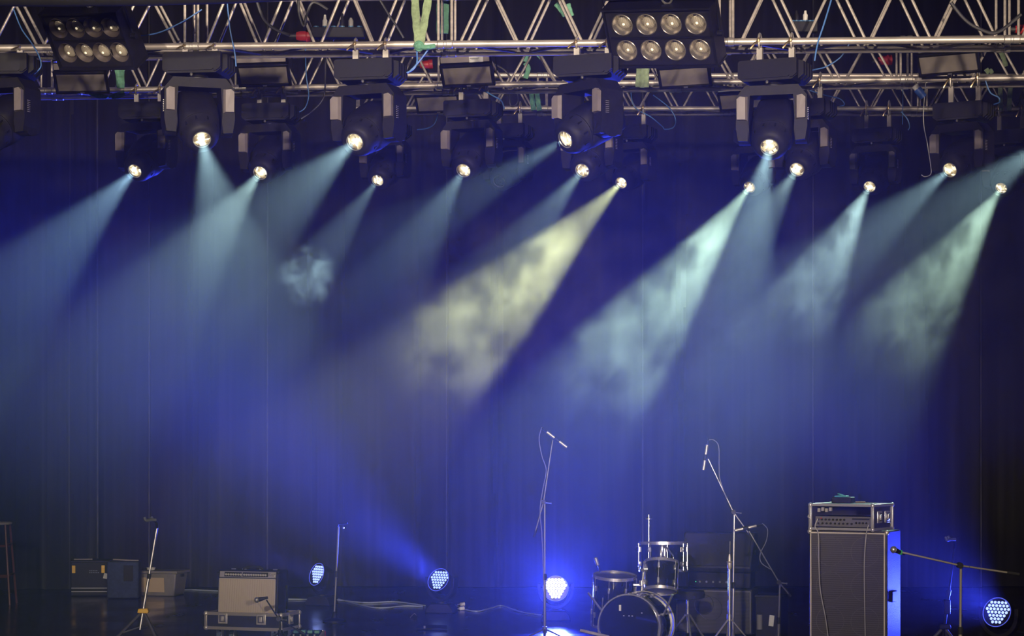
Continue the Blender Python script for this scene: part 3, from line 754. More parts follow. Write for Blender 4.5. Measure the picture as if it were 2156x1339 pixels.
# ================================================================== LED WASH HEADS ON THE FLOOR
LED_ME = MB().lathe([(0, .0145), (.006, .0125), (.010, .007), (.0115, .0001)], ax=(0, -1, 0), n=10).mesh('led', LED_ON)
LED_HOT_ME = MB().lathe([(0, .0155), (.006, .0135), (.010, .008), (.0115, .0001)], ax=(0, -1, 0), n=10).mesh('led', LED_HOT)
def wash(label, px, D, aim, E_, hot=False, spread=42, hc=.36):
    t = thing('wash_light', G(px, D), label, 'stage light', 'blue wash lights on the stage floor')
    d = Vector(aim).normalized(); pan = math.atan2(d.x, -d.y); tilt = -math.asin(d.z)
    MB().prism([(-.17, 0.005), (.17, 0.005), (.155, .06), (.11, .115), (-.11, .115), (-.155, .06)], -.13, .13).build('base', BLACK, t, .01, rot=(0, 0, pan * .4))
    MB().cyl((0, 0, .11), (0, 0, .135), .07, n=20).build('neck', BLACK_METAL, t)
    y = MB(); pts_o = []; pts_i = []
    for k in range(13):
        a = math.pi + math.pi * k / 12; pts_o.append((.205 * math.cos(a), hc + (.225) * math.sin(a))); pts_i.append((.165 * math.cos(a), hc + .185 * math.sin(a)))
    pts_o = [(-.205, hc + .06)] + pts_o + [(.205, hc + .06)]; pts_i = [(-.165, hc + .06)] + pts_i + [(.165, hc + .06)]
    n = len(pts_o); vs = []
    for yy in (-.05, .05):
        vs += [(x, yy, z) for x, z in pts_o]; vs += [(x, yy, z) for x, z in pts_i]
    fs = []
    for k in range(n - 1):
        fs += [(k, k + 1, n + k + 1, n + k), (2 * n + k, 3 * n + k, 3 * n + k + 1, 2 * n + k + 1), (k, 2 * n + k, 2 * n + k + 1, k + 1), (n + k, n + k + 1, 3 * n + k + 1, 3 * n + k)]
    fs += [(0, n, 3 * n, 2 * n), (n - 1, 3 * n - 1, 4 * n - 1, 2 * n - 1)]
    y.add(vs, fs); y.build('yoke', BLACK, t, .006, rot=(0, 0, pan))
    h = MB().lathe([(-.13, .02), (-.13, .09), (-.10, .125), (-.02, .140), (.06, .146), (.075, .146), (.075, .134), (.06, .132)], ax=(0, -1, 0), n=36).build('head', BLACK, t, loc=(0, 0, hc), rot=(tilt, 0, pan))
    MB().cyl((0, -.055, 0), (0, -.062, 0), .133, n=36).build('face_plate', LED_FACE, h)
    MB().torus((0, -.078, 0), (0, 1, 0), .140, .004, 36, 6).build('painted_glow_rim', mat('rim with painted glow', (.05, .05, .3), .3, emit=(.12, .16, 1.0), estr=.7), h)  # plain rim; its emission imitates LED light falling on it
    rows = [5, 6, 7, 6, 5, 4, 3]
    for j, nrow in enumerate(rows):
        for i in range(nrow):
            inst('led', LED_HOT_ME if hot else LED_ME, h, ((i - (nrow - 1) / 2) * .0365, -.062, .098 - j * .0318))
    l = bpy.data.lights.new('wash_lamp', 'AREA'); l.shape = 'DISK'; l.size = .24; l.spread = R(spread); l.energy = E_ * WASH_K; l.color = (.035, .055, 1.0)
    o = bpy.data.objects.new('wash_lamp', l); C.objects.link(o); o.parent = h; o.location = (0, -.085, 0); o.rotation_euler = (R(-90), 0, 0)
    return t
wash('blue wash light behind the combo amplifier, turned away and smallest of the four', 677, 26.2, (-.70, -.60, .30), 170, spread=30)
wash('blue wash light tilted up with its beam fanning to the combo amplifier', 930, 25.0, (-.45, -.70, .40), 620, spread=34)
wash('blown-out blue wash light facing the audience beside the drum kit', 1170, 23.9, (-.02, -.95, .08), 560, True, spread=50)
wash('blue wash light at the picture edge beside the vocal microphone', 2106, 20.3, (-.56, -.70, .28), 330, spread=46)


# ================================================================== FLOOR BACKLINE
# --- combo amplifier on its flight case tray
DA = 21.4
rzA = R(-26) - az(530)
t = thing('flight_case_tray', G(532, DA), 'black flight case tray with silver edges on casters under the combo amplifier', 'flight case', rz=rzA)
W, Dp, z0, z1 = .82, .42, .135, .295
MB().box((0, 0, z0 + .01), (W, Dp, .02)).build('bottom_board', BLACK, t)
for n_, c, d in (('panel', (0, -Dp / 2, (z0 + z1) / 2), (W, .012, z1 - z0)), ('panel', (0, Dp / 2, (z0 + z1) / 2), (W, .012, z1 - z0)), ('panel', (-W / 2, 0, (z0 + z1) / 2), (.012, Dp, z1 - z0)), ('panel', (W / 2, 0, (z0 + z1) / 2), (.012, Dp, z1 - z0))):
    MB().box(c, d).build(n_, BLACK_SOFT, t)
EDGE = mat('case edging', (.55, .50, .42), .4, .7)
for zz in (z0 + .008, z1 - .008):
    for yy in (-1, 1): MB().box((0, yy * Dp / 2, zz), (W + .02, .028, .034)).build('edge_strip', EDGE, t, .004)
    for xx in (-1, 1): MB().box((xx * W / 2, 0, zz), (.028, Dp + .02, .034)).build('edge_strip', EDGE, t, .004)
for xx in (-1, 1):
    for yy in (-1, 1): MB().box((xx * W / 2, yy * Dp / 2, (z0 + z1) / 2), (.03, .03, z1 - z0)).build('edge_strip', EDGE, t, .004)
for xx in (-1, 1):
    for yy in (-1, 1):
        for zz in (z0 + .01, z1 - .01): MB().sphere((xx * W / 2, yy * Dp / 2, zz), .028, 10).build('ball_corner', ALU_DULL, t)
def latch(t, c, rz=0, m=ALU_DULL, s_=1.0):
    l = MB().box((0, 0, 0), (.105 * s_, .012, .105 * s_)).build('latch', m, t, .008, loc=c, rot=(0, 0, rz))
    MB().box((0, -.008, 0), (.07 * s_, .008, .07 * s_)).build('latch_dish', mat('latch dish', (.30, .29, .27), .35, .8), l, .004)
    MB().box((0, -.015, .0), (.03 * s_, .008, .05 * s_)).build('latch_wing', m, l, .003)
latch(t, (-.22, -Dp / 2 - .012, .24)); latch(t, (.20, -Dp / 2 - .012, .24))
latch(t, (W / 2 + .012, .0, .235), R(90))
for xx in (-.30, .30):
    for yy in (-.14, .14):
        c = MB().box((0, 0, 0), (.09, .09, .01)).build('caster', STEEL, t, loc=(xx, yy, z0 - .006))
        MB().box((-.026, .02, -.05), (.006, .05, .09)).box((.026, .02, -.05), (.006, .05, .09)).build('fork', STEEL, c)
        MB().cyl((-.02, .02, -.079), (.02, .02, -.079), .048, n=20).build('wheel', mat('blue caster tyre', (.10, .14, .18), .6), c)
        MB().cyl((-.023, .02, -.079), (.023, .02, -.079), .03, n=16).build('hub', WHITE, c)
t = thing('combo_amplifier', G(532, DA, .156), 'black combo guitar amplifier with beige grille cloth standing in the case tray', 'amplifier', rz=rzA)
W, H, Dp = .665, .56, .27
MB().prism([(-Dp / 2, 0), (-Dp / 2 + .035, H), (Dp / 2, H), (Dp / 2, 0)], -W / 2, W / 2, 'YZ').build('cabinet', BLACK, t, .012)
lean = math.atan2(.035, H)
gr = MB().box((0, 0, 0), (W - .05, .010, H - .115)).build('grille', GRILLE, t, loc=(0, -Dp / 2 + .008, .255), rot=(-lean, 0, 0))
for c, d in (((0, -.006, (H - .115) / 2), (W - .05, .008, .008)), ((0, -.006, -(H - .115) / 2), (W - .05, .008, .008)), ((-(W - .05) / 2, -.006, 0), (.008, .008, H - .115)), ((W / 2 - .025, -.006, 0), (.008, .008, H - .115))):
    MB().box(c, d).build('piping', mat('silver piping', (.5, .47, .42), .5, .4), gr)
cp = MB().box((0, 0, 0), (W - .05, .012, .06)).build('control_panel', mat('panel silver', (.48, .45, .40), .4, .5), t, loc=(0, -Dp / 2 + .028, H - .042), rot=(-lean - .15, 0, 0))
MB().box((-.16, -.007, 0), (.19, .004, .046)).build('panel_inset', BLACK_SOFT, cp); MB().box((.085, -.007, 0), (.28, .004, .046)).build('panel_inset', BLACK_SOFT, cp)
KNOB = MB().lathe([(0, .011), (.012, .009), (.016, .006)], ax=(0, -1, 0), n=10).mesh('knob', mat('cream knob', (.55, .52, .46), .4))
for k in range(7): inst('knob', KNOB, cp, (-.235 + k * .027, -.009, -.004))
for k in range(10): inst('knob', KNOB, cp, (-.035 + k * .026, -.009, -.004))
# script logo plate: a flowing raised line
MB().tube(spline([(.235, -.012, -.012), (.243, -.012, .014), (.252, -.012, .016), (.246, -.012, .0), (.256, -.012, -.006), (.262, -.012, .004), (.268, -.012, -.005), (.274, -.012, .005), (.280, -.012, -.004), (.287, -.012, .004), (.295, -.012, -.002), (.302, -.012, .012)], 4), .0022, 5).build('script_logo', CHROME, cp)
MB().cyl((.30, -.007, -.010), (.30, -.013, -.010), .006, n=10).build('pilot_lamp', WHITE, cp)
MB().tube(spline([(-.11, .02, H), (-.08, .02, H + .022), (0, .02, H + .03), (.08, .02, H + .022), (.11, .02, H)], 4), .012, 8).build('handle', BLACK_SOFT, t)
for x in (-.22, -.10, .08, .23): MB().box((x, .02 + .02 * (x > 0), H + .004), (.045, .018, .012)).build('top_fitting', STEEL, t, .002)
MB().box((W / 2 + .003, .08, .26), (.006, .05, .30)).build('side_label_plate', GLOSSBLACK, t)
for xx in (-1, 1):
    for zz in (.02, H - .02): MB().sphere((xx * (W / 2 - .004), -Dp / 2 + (.012 if zz < .1 else .042), zz), .018, 8).build('corner_cap', BLACK_METAL, t)

# --- microphone stands
def tripod(t, z, r, n=3, a0=.5, m=BLACK_METAL, tr=.009, th=.16):
    hub = MB().lathe([(th - .03, .022), (th + .03, .024)], n=12).build('hub', m, t)
    for k in range(n):
        a = a0 + 2 * math.pi * k / n; e = Vector((math.cos(a), math.sin(a), 0))
        l = MB().tube([e * .02 + Vector((0, 0, th)), e * r + Vector((0, 0, .014))], tr, 8).build('leg', m, t)
        MB().sphere(e * r + Vector((0, 0, .014)), .013, 8).build('rubber_foot', BLACK_SOFT, l)
def boom_stand(label, px, D, zj, p_hi, p_lo, m=BLACK_METAL, dhi=0, dlo=0, r=.011, a0=.5, name='microphone_stand', lower=True, spreadr=.34, px_top=None):
    base = G(px, D); t = thing(name, base, label, 'microphone stand', 'microphone stands on stage')
    top = Vector((0 if px_top is None else (px_top - px) / FPX * D, 0, zj))
    MB().cyl((0, 0, .10), top, r * .85, n=10).build('upper_tube', m, t)
    MB().cyl((0, 0, .06), top * .48, r * 1.25, n=10).build('lower_tube', m, t)
    MB().lathe([(0, r * 1.9), (.05, r * 1.9), (.06, r * 1.4)], top * .48 - Vector((0, 0, .03)), (0, 0, 1), 12).build('height_clutch', BLACK_SOFT, t)
    if lower: tripod(t, 0, spreadr, a0=a0, m=m)
    hi = P(*p_hi, D + dhi) - base; lo = P(*p_lo, D + dlo) - base
    ml = lo + (top - lo).project(hi - lo) if False else None
    # boom passes the joint
    b = MB().tube([hi, top + Vector((-.012, -.03, .0)), lo], r * .62, 8).build('boom', m, t)
    d = (lo - top).normalized()
    MB().cyl(lo - d * .10, lo, r * 1.15, n=10).build('counterweight', BLACK_SOFT, b)
    j = MB().cyl(top + Vector((-.012, -.045, 0)), top + Vector((-.012, .02, 0)), r * 2.0, n=14).build('boom_joint', BLACK_METAL, t)
    MB().tube([top + Vector((.0, -.02, -.005)), top + Vector((.06, -.03, -.012))], .005, 6).sphere(top + Vector((.06, -.03, -.012)), .009, 8).build('wing_screw', STEEL, j)
    return t
def pencil_mic(label, p0, p1, D, cable, m=MICMETAL):
    a, b_ = P(*p0, D), P(*p1, D); L = (b_ - a).length
    t = thing('condenser_microphone', a, label, 'microphone', 'pencil microphones on booms'); d = b_ - a
    MB().lathe([(0, .010), (.004, .0135), (L * .46, .0135), (L * .46, .0125), (L * .54, .0125), (L * .54, .0135), (L - .004, .0135), (L, .010)], ax=d, n=14).build('body', m, t)
    MB().lathe([(L * .38, .019), (L * .62, .019)], ax=d, n=14).build('mic_clip', BLACK_SOFT, t)
    MB().lathe([(-.06, .006), (-.055, .010), (0, .011)], ax=d, n=10).build('connector', BLACK_METAL, t)
    pts = [-d.normalized() * .055] + [P(*q, D) - a for q in cable]
    MB().tube(spline(pts, 7), .0045, 6).build('microphone_cable', mat('mic cable', (.22, .22, .24), .5), t)
    return t
def dyn_mic(label, p0, p1, D, ring=None, d1=0):
    "p0: grille end, p1: cable end"
    a, b_ = P(*p0, D), P(*p1, D + d1); d = b_ - a; L = d.length
    t = thing('vocal_microphone', a, label, 'microphone'); 
    MB().sphere((0, 0, 0), .027, 16).build('grille_ball', mat('mic grille', (.62, .60, .55), .35, .8), t)
    MB().torus(d.normalized() * .004, d, .0268, .003, 20, 6).build('grille_band', STEEL, t)
    b = MB().lathe([(.018, .022), (.035, .021), (L * .75, .0135), (L, .012)], ax=d, n=16).build('handle', BLACK, t)
    if ring: MB().lathe([(L * .60, .0178), (L * .60, .021), (L * .72, .0205), (L * .72, .015)], ax=d, n=16).build('colour_ring', ring, t)
    return t

boom_stand('tall boom stand with the tilted pencil microphone in front of the blown-out wash light', 1147, 20.9, 1.41, (1164, 926), (1124, 1131), mat('stand grey', (.16, .155, .16), .4, .4))
pencil_mic('pencil microphone slanting down on the boom in front of the bright blue wash light', (1151, 909), (1194, 942), 20.85, [(1140, 902), (1135, 925), (1141, 960), (1150, 990), (1143, 1030), (1137, 1075), (1141, 1130), (1145, 1230), (1146, 1320)])
boom_stand('tall chrome boom stand over the drums with an upright pencil microphone', 1542, 20.2, 1.335, (1491, 966), (1583, 1132), mat('stand steel', (.42, .41, .42), .3, .7), a0=1.2, px_top=1546)
pencil_mic('upright pencil microphone over the drum kit', (1489, 936), (1481, 990), 20.1, [(1492, 926), (1502, 926), (1513, 940), (1514, 985), (1516, 1010), (1530, 1050)])
boom_stand('low boom stand beside the bass cabinet reaching over the drums', 1638, 19.9, .69, (1577, 1118), (1665, 1256), mat('stand grey', (.16, .155, .16), .4, .4), a0=.2, px_top=1642)
pencil_mic('nearly level pencil microphone above the monitor wedge', (1593, 1107), (1547, 1117), 20.15, [(1606, 1103), (1616, 1115), (1613, 1140), (1601, 1165), (1603, 1185), (1625, 1200)])
boom_stand('boom stand with a level arm holding the vocal microphone beside the bass cabinet', 2021, 17.1, 1.005, (1900, 1163), (2146, 1209), mat('stand bronze', (.55, .49, .38), .35, .45), r=.012, px_top=2023, a0=.1)
dyn_mic('vocal microphone with a bright green ring on the level boom', (1881, 1157), (1903, 1166), 17.08, mat('green ring', (.10, .70, .12), .4), d1=.10)
# mic in front of the amplifier, short stand
boom_stand('short black boom stand in front of the combo amplifier', 590, 20.5, .30, (561, 1263), (642, 1336), BLACK_METAL, a0=.9, spreadr=.22)
dm = dyn_mic('small black microphone close to the amplifier grille', (541, 1263), (564, 1258), 20.5)
# straight stand with round cast base
t = thing('straight_microphone_stand', G(704, 23.7), 'thin straight stand on a round base beside the smallest wash light', 'microphone stand')
MB().lathe([(.006, .13), (.02, .13), (.035, .10), (.05, .04), (.11, .022), (.12, .016)], n=24).build('round_base', BLACK_METAL, t)
MB().cyl((0, 0, .08), (.045, 0, 1.06), .010, n=10).build('tube', mat('stand grey', (.16, .155, .16), .4, .4), t)
MB().cyl((.02, 0, .5), (.024, 0, .57), .016, n=10).build('height_clutch', BLACK_SOFT, t)
MB().tube([(.03, -.01, 1.04), (.05, -.02, 1.09), (.15, -.04, 1.10)], .008, 6).build('clip_arm', BLACK_METAL, t)
MB().sphere((.10, -.02, 1.05), .012, 8).build('wing_screw', STEEL, t)

# --- hanging guitar stands
def guitar_stand(label, px, D, ztop, lean_px, collar, m, col_z, head_dir=-1, blockz=None, foot=.30):
    t = thing('guitar_stand', G(px, D), label, 'guitar stand')
    lx = lean_px / FPX * D
    top = Vector((lx, .05, ztop)); low = Vector((-.01, 0, .15))
    MB().cyl(low, top, .011, n=10).build('tube', m, t)
    MB().cyl(low + (top - low) * .02, low + (top - low) * .52, .0145, n=10).build('lower_tube', m, t)
    MB().lathe([(0, .02), (.05, .02)], low + (top - low) * .5, top - low, 12).build('height_clutch', BLACK_SOFT, t)
    k = (col_z - .15) / (ztop - .15); c = low + (top - low) * k
    MB().prism([(-.055, -.02), (-.045, .022), (.045, .026), (.058, -.004), (.05, -.024)], -.035, .03).build('collar', collar, t, .008, loc=c)
    for sx, yy in ((-1, -.12), (.62, -.16), (.35, .30)):
        f = Vector((sx * foot + c.x, yy, .018)); s0 = c + Vector((sx * .03, 0, -.03))
        l = MB().ribbon([s0, (s0 + f) / 2, f], .042, .03, (0, 1, 0)).build('leg', mat('stand leg', (.13, .125, .12), .5, .2), t)
        MB().sphere(f, .02, 8).build('rubber_foot', BLACK_SOFT, l)
    hd = MB().tube([top, top + Vector((.0, -.02, .05)), top + Vector((-.02, -.04, .075))], .014, 8).build('neck', BLACK_METAL, t)
    h0 = top + Vector((-.03, -.05, .08))
    MB().tube(spline([h0 + Vector((.03, -.0, 0)), h0 + Vector((-.02, -.02, .0)), h0 + Vector((-.06, -.06, -.005)), h0 + Vector((-.075, -.06, .028))], 4), .014, 8).tube(spline([h0, h0 + Vector((-.01, .05, .0)), h0 + Vector((-.03, .06, .028))], 4), .014, 8).build('hanger_yoke', mat('hanger rubber', (.10, .11, .11), .6), t)
    MB().tube([low + (top - low) * .03, Vector((-.16, -.10, .13))], .008, 6).build('support_arm', m, t)
    if blockz: MB().box(low + (top - low) * blockz, (.06, .05, .13)).build('auto_grip', BLACK, t, .008)
    return t
guitar_stand('silver guitar stand with a yellow collar on spread tripod legs', 297, 21.0, 1.15, 32, YELLOW, STEEL, .335)
guitar_stand('dark leaning guitar stand behind the level microphone boom', 1986, 19.6, 1.02, 26, BLACK, BLACK_METAL, .30, blockz=.38)

# --- bass stack
DB = 17.75; rzB = R(-17) - az(1790)
CABP = G(1800, DB)
t = thing('bass_cabinet', CABP, 'tall black bass speaker cabinet with white edging under the rack case', 'speaker cabinet', rz=rzB)
W, H, Dp = .665, 1.235, .40
MB().box((0, 0, .03 + H / 2), (W, Dp, H)).build('cabinet', mat('bass tolex', (.040, .038, .042), .55, 0, .3, 60, .5, 150), t, .012)
g = MB().box((0, 0, 0), (W - .05, .012, H - .05)).build('grille', BASSGRILLE, t, loc=(0, -Dp / 2 - .004, .03 + H / 2))
PIP = mat('white piping', (.62, .56, .47), .5, .2)
for c, d in (((0, -.006, (H - .045) / 2), (W - .03, .014, .011)), ((0, -.006, -(H - .045) / 2), (W - .03, .014, .011)), ((-(W - .04) / 2, -.006, 0), (.011, .014, H - .04)), (((W - .04) / 2, -.006, 0), (.011, .014, H - .04))):
    MB().box(c, d).build('edge_piping', PIP, g, .002)
ringm = mat('speaker ring cloth', (.105, .10, .095), .7)
for j in range(4):
    for i in (-1, 1): MB().torus((i * .148, -.0055, H / 2 - .175 - j * .287), (0, 1, 0), .118, .0022, 40, 5).build('speaker_ring', ringm, g)
for xx in (-1, 1):
    for zz in (.045, .015 + H): MB().sphere((xx * (W / 2 - .006), -Dp / 2 + .006, zz), .022, 10).build('corner_cap', ALU_DULL, t)
    MB().box((xx * .25, 0, .015), (.06, .3, .03)).build('foot', BLACK_SOFT, t)
MB().box((W / 2 + .002, .0, .72), (.012, .14, .09)).build('side_handle', BLACK_METAL, t, .01)
zt = .03 + H
t = thing('rack_case', CABP + Vector((-.03, 0, zt)), 'silver edged flight rack case with an open front on the bass cabinet', 'flight case', rz=rzB - R(6))
W, H, Dp = .55, .215, .42
for n_, c, d in (('panel', (0, 0, .012), (W, Dp, .018)), ('panel', (0, 0, H - .01), (W, Dp, .018)), ('panel', (-W / 2 + .009, 0, H / 2), (.018, Dp, H)), ('panel', (W / 2 - .009, 0, H / 2), (.018, Dp, H)), ('panel', (0, Dp / 2 - .01, H / 2), (W, .018, H))):
    MB().box(c, d).build(n_, mat('case laminate', (.05, .05, .07), .35), t)
ED = mat('bright edging', (.78, .76, .74), .32, .75)
for zz in (.010, H - .008):
    for yy in (-1, 1): MB().box((0, yy * Dp / 2, zz), (W + .012, .024, .022)).build('edge_strip', ED, t, .003)
    for xx in (-1, 1): MB().box((xx * W / 2, 0, zz), (.024, Dp + .012, .022)).build('edge_strip', ED, t, .003)
for xx in (-1, 1):
    for yy in (-1, 1):
        MB().box((xx * W / 2, yy * Dp / 2, H / 2), (.024, .024, H)).build('edge_strip', ED, t, .003)
        for zz in (.01, H - .01): MB().sphere((xx * W / 2, yy * Dp / 2, zz), .02, 10).build('ball_corner', ED, t)
for yy in (-.09, .07): latch(t, (W / 2 + .012, yy, .11), R(90), ED, .95)
MB().tube(spline([(-.27, -.215, .09), (-.285, -.24, .11), (-.27, -.215, .13)], 4), .006, 6).build('latch_hook', ED, t)
t = thing('bass_amplifier', CABP + Vector((-.03, 0, zt + .0215)), 'grey bass amplifier with rows of knobs inside the rack case', 'amplifier', rz=rzB - R(6))
MB().box((0, -.02, .048), (.49, .30, .09)).build('chassis', BLACK_METAL, t, .004)
f = MB().box((0, -.175, .048), (.49, .012, .088)).build('front_panel', mat('amp faceplate', (.17, .165, .17), .45, .4), t, .004)
K2 = MB().lathe([(0, .009), (.012, .007), (.014, .004)], ax=(0, -1, 0), n=10).mesh('knob', BLACK_SOFT)
for k in range(9): inst('knob', K2, f, (-.215 + k * .037, -.182, .032))
for k in range(8): inst('knob', K2, f, (-.215 + k * .033, -.182, .064))
for k in range(4): inst('knob', K2, f, (.12 + k * .03, -.182, .040))
MB().box((.16, -.182, .072), (.15, .003, .012)).build('inset_strip', BLACK_SOFT, f)
MB().box((-.19, -.183, .075), (.012, .004, .008)).build('indicator', RED, f)
for k in range(4): MB().box((-.20 + k * .034, -.20, .142 + .008 * (k % 2)), (.022, .02, .030)).build('clip', ALU_DULL, t)
t = thing('effect_pedal', CABP + Vector((-.10, -.02, zt + .2175)), 'small teal pedal with coiled cable on top of the rack case', 'effect pedal', rz=rzB)
MB().box((0, 0, .028), (.17, .12, .052)).build('case', BLACK, t, .008)
MB().box((-.01, -.01, .058), (.10, .09, .012)).build('treadle', mat('teal pedal', (.08, .32, .36), .35, .3), t, .004)
MB().torus((.0, -.02, .066), (.3, .2, 1), .04, .006, 20, 6).build('cable_coil', mat('teal cable', (.10, .35, .36), .45), t)
MB().cyl((.10, .02, .01), (.18, .03, .012), .008, n=8).build('jack_plug', mat('brass', (.8, .62, .35), .3, .9), t)
for lab, pts in (('thin cable hanging from the rack case down one side of the bass cabinet front', [(1722, 1092), (1716, 1108), (1723, 1125), (1724, 1180), (1727, 1240), (1738, 1300), (1744, 1345)]),
                 ('thin cable hanging straight down the middle of the bass cabinet front', [(1829, 1105), (1824, 1125), (1820, 1180), (1820, 1240), (1822, 1345)])):
    o = MB().tube(spline([P(x, y_, 17.43) for x, y_ in pts], 8), .0045, 6).build('cable', mat('grey lead', (.34, .33, .32), .5), None); tag(o, lab, 'cable', 'leads on the bass cabinet')

# --- drum kit
def drum(name, label, c, axis, r, depth, nl=8, spin=0, mshell=GLOSSBLACK, mhead=None, mback=None, rim=CHROME, hoop_r=.010, badge=None, cat='drum'):
    t = thing(name, c, label, cat, 'drums of the kit')
    q = Vector(axis).normalized().to_track_quat('Z', 'Y'); t.rotation_mode = 'QUATERNION'; t.rotation_quaternion = q
    h = depth / 2
    MB().lathe([(-h, r), (-h + .004, r + .001), (h - .004, r + .001), (h, r)], n=40).build('shell', mshell, t)
    MB().lathe([(h, r - .004), (h + .003, r - .012), (h + .0032, r - .02), (h + .0034, .0001)], n=40).build('drumhead', mhead or mat('clear head', (.10, .10, .12), .25), t)
    MB().lathe([(-h - .0034, .0001), (-h - .0032, r - .02), (-h - .003, r - .012), (-h, r - .004)], n=40).build('drumhead', mback or mat('clear head', (.10, .10, .12), .25), t)
    for s_ in (-1, 1):
        MB().lathe([(s_ * (h - .012), r + .003), (s_ * (h - .012), r + hoop_r + .004), (s_ * (h + .016), r + hoop_r + .002), (s_ * (h + .016), r + .002), (s_ * (h - .012), r + .003)], n=40, caps=(0, 0)).build('hoop', rim, t)
    for k in range(nl):
        a = spin + 2 * math.pi * k / nl; e = Vector((math.cos(a), math.sin(a), 0))
        p = e * (r + .016)
        l = MB().cyl(p + Vector((0, 0, -h)), p + Vector((0, 0, h)), .0035, n=6).build('tension_rod', CHROME, t)
        MB().box(e * (r + .010) + Vector((0, 0, h * .55)), (.02, .02, .05), (0, 0, a)).build('lug', CHROME, l, .003)
        MB().box(e * (r + .010) + Vector((0, 0, -h * .55)), (.02, .02, .05), (0, 0, a)).build('lug', CHROME, l, .003)
    if badge is not None:
        e = Vector((math.cos(badge), math.sin(badge), 0)); MB().box(e * (r + .002), (.004, .035, .045), (0, 0, badge)).build('badge', mat('badge', (.35, .20, .14), .4, .5), t)
    return t
DK = 19.5; kz = .30
kick_axis = Vector((-math.sin(R(21)), -math.cos(R(21)), 0))
kc = P(1325, 1322, DK - .22); kc.z = .325; kcen = kc - kick_axis * .22
k = drum('bass_drum', 'large black bass drum with chrome hoops lying on its side', kcen, kick_axis, .285, .44, 8, .39, mhead=mat('black head', (.012, .012, .015), .16, coat=.4), mback=GLOSSBLACK, hoop_r=.012)
for s_ in (-1, 1):
    l = MB().tube([(s_ * .28, .10, .10), (s_ * .40, .30, .20)], .010, 8).build('spur', CHROME, k)
MB().box((-.085, .17, .228), (.02, .055, .003)).build('head_sticker', WHITE, k)
for x_, y__ in ((.12, .13), (-.05, .10), (.0, .10), (.03, .10)): MB().box((x_, y__, .228), (.012, .008, .003)).build('head_mark', ALU_DULL, k)
drum('floor_tom', 'black floor tom on legs beside the blown-out wash light', P(1292, 1264, 20.0), (.04, -.13, 1), .195, .46, 8, .2, badge=None)
ft = [o for o in S.objects if o.name == 'floor_tom'][0]
for kx in range(3):
    a = -2.4 + kx * 2.1; e = Vector((math.cos(a), math.sin(a), 0)) * .222
    MB().tube([e + Vector((0, 0, .06)), e + Vector((0, 0, -.40)), e * 1.08 + Vector((0, 0, -.45))], .007, 8).build('leg', CHROME, ft)
rt_c = P(1392, 1214, 19.75)
drum('rack_tom', 'small black rack tom with a badge mounted over the bass drum', rt_c, (.06, .30, 1), .150, .26, 6, .5, badge=-1.3, mback=mat('pale head', (.30, .29, .29), .3))
sn_c = P(1396, 1172, 20.9)
drum('mounted_tom', 'wide dark tom behind the small rack tom', sn_c, (0, .04, 1), .225, .26, 8, .1)
t = thing('tom_holder', P(1350, 1248, 19.75), 'chrome tom holder post standing on the bass drum', 'drum hardware')
o_ = t.location.copy()
MB().cyl((0, 0, -.02), P(1357, 1185, 19.75) - o_, .012, n=12).build('post', CHROME, t)
MB().box(P(1344, 1231, 19.72) - o_, (.10, .035, .022)).build('cross_arm', CHROME, t, .004)
MB().cyl(P(1351, 1232, 19.7) - o_, P(1351, 1222, 19.7) - o_, .022, n=14).build('clamp_collar', CHROME, t)
MB().cyl(P(1356, 1198, 19.72) - o_, P(1364, 1198, 19.72) - o_, .026, n=14).build('tom_clamp', CHROME, t)
for p_ in ((1343, 1250), (1353, 1200), (1357, 1184)): MB().sphere(P(*p_, 19.68) - o_, .016, 8).build('wing_nut', CHROME, t)
# drum microphones clipped to rims
t = thing('drum_microphone', P(1263, 1205, 19.95), 'clip-on drum microphone rising from the floor tom rim', 'microphone', 'clip-on drum microphones')
o_ = t.location.copy()
MB().tube(spline([(0, 0, 0), P(1261, 1195, 19.95) - o_, P(1258, 1187, 19.95) - o_], 4), .008, 8).build('gooseneck', BLACK_METAL, t)
MB().lathe([(0, .016), (.06, .020), (.075, .016), (.08, .0001)], P(1259, 1190, 19.95) - o_, P(1255, 1178, 19.95) - P(1259, 1190, 19.95), 14).build('capsule', mat('mic grey', (.26, .26, .28), .4, .5), t)
t = thing('drum_microphone', P(1402, 1150, 20.68), 'clip-on drum microphone leaning from the wide dark tom to the small tom', 'microphone', 'clip-on drum microphones')
o_ = t.location.copy()
MB().tube(spline([(0, 0, 0), P(1412, 1163, 20.55) - o_, P(1418, 1172, 20.5) - o_, P(1416, 1180, 20.5) - o_], 5), .006, 8).build('gooseneck', STEEL, t)
MB().lathe([(0, .015), (.05, .02), (.07, .02), (.075, .0001)], P(1399, 1155, 20.6) - o_, (0, 0, -1), 12).build('capsule', CHROME, t)
# cymbal stand with bare rod
t = thing('cymbal_stand', G(1366, 21.4), 'bare cymbal stand rod rising behind the toms', 'drum hardware')
MB().cyl((0, 0, .05), (0, 0, 1.22), .009, n=10).build('rod', CHROME, t)
MB().lathe([(1.215, .012), (1.222, .035), (1.232, .035), (1.24, .012), (1.27, .008), (1.275, .0001)], n=16).build('felt_and_nut', STEEL, t)
tripod(t, 0, .30, a0=.2, m=CHROME)
MB().tube(spline([(-.01, 0, .95), (-.06, -.02, .965), (-.12, -.02, .955), (-.13, -.02, .90)], 4), .010, 8).sphere((-.05, -.03, .965), .025, 10).build('boom_clamp', BLACK_METAL, t)
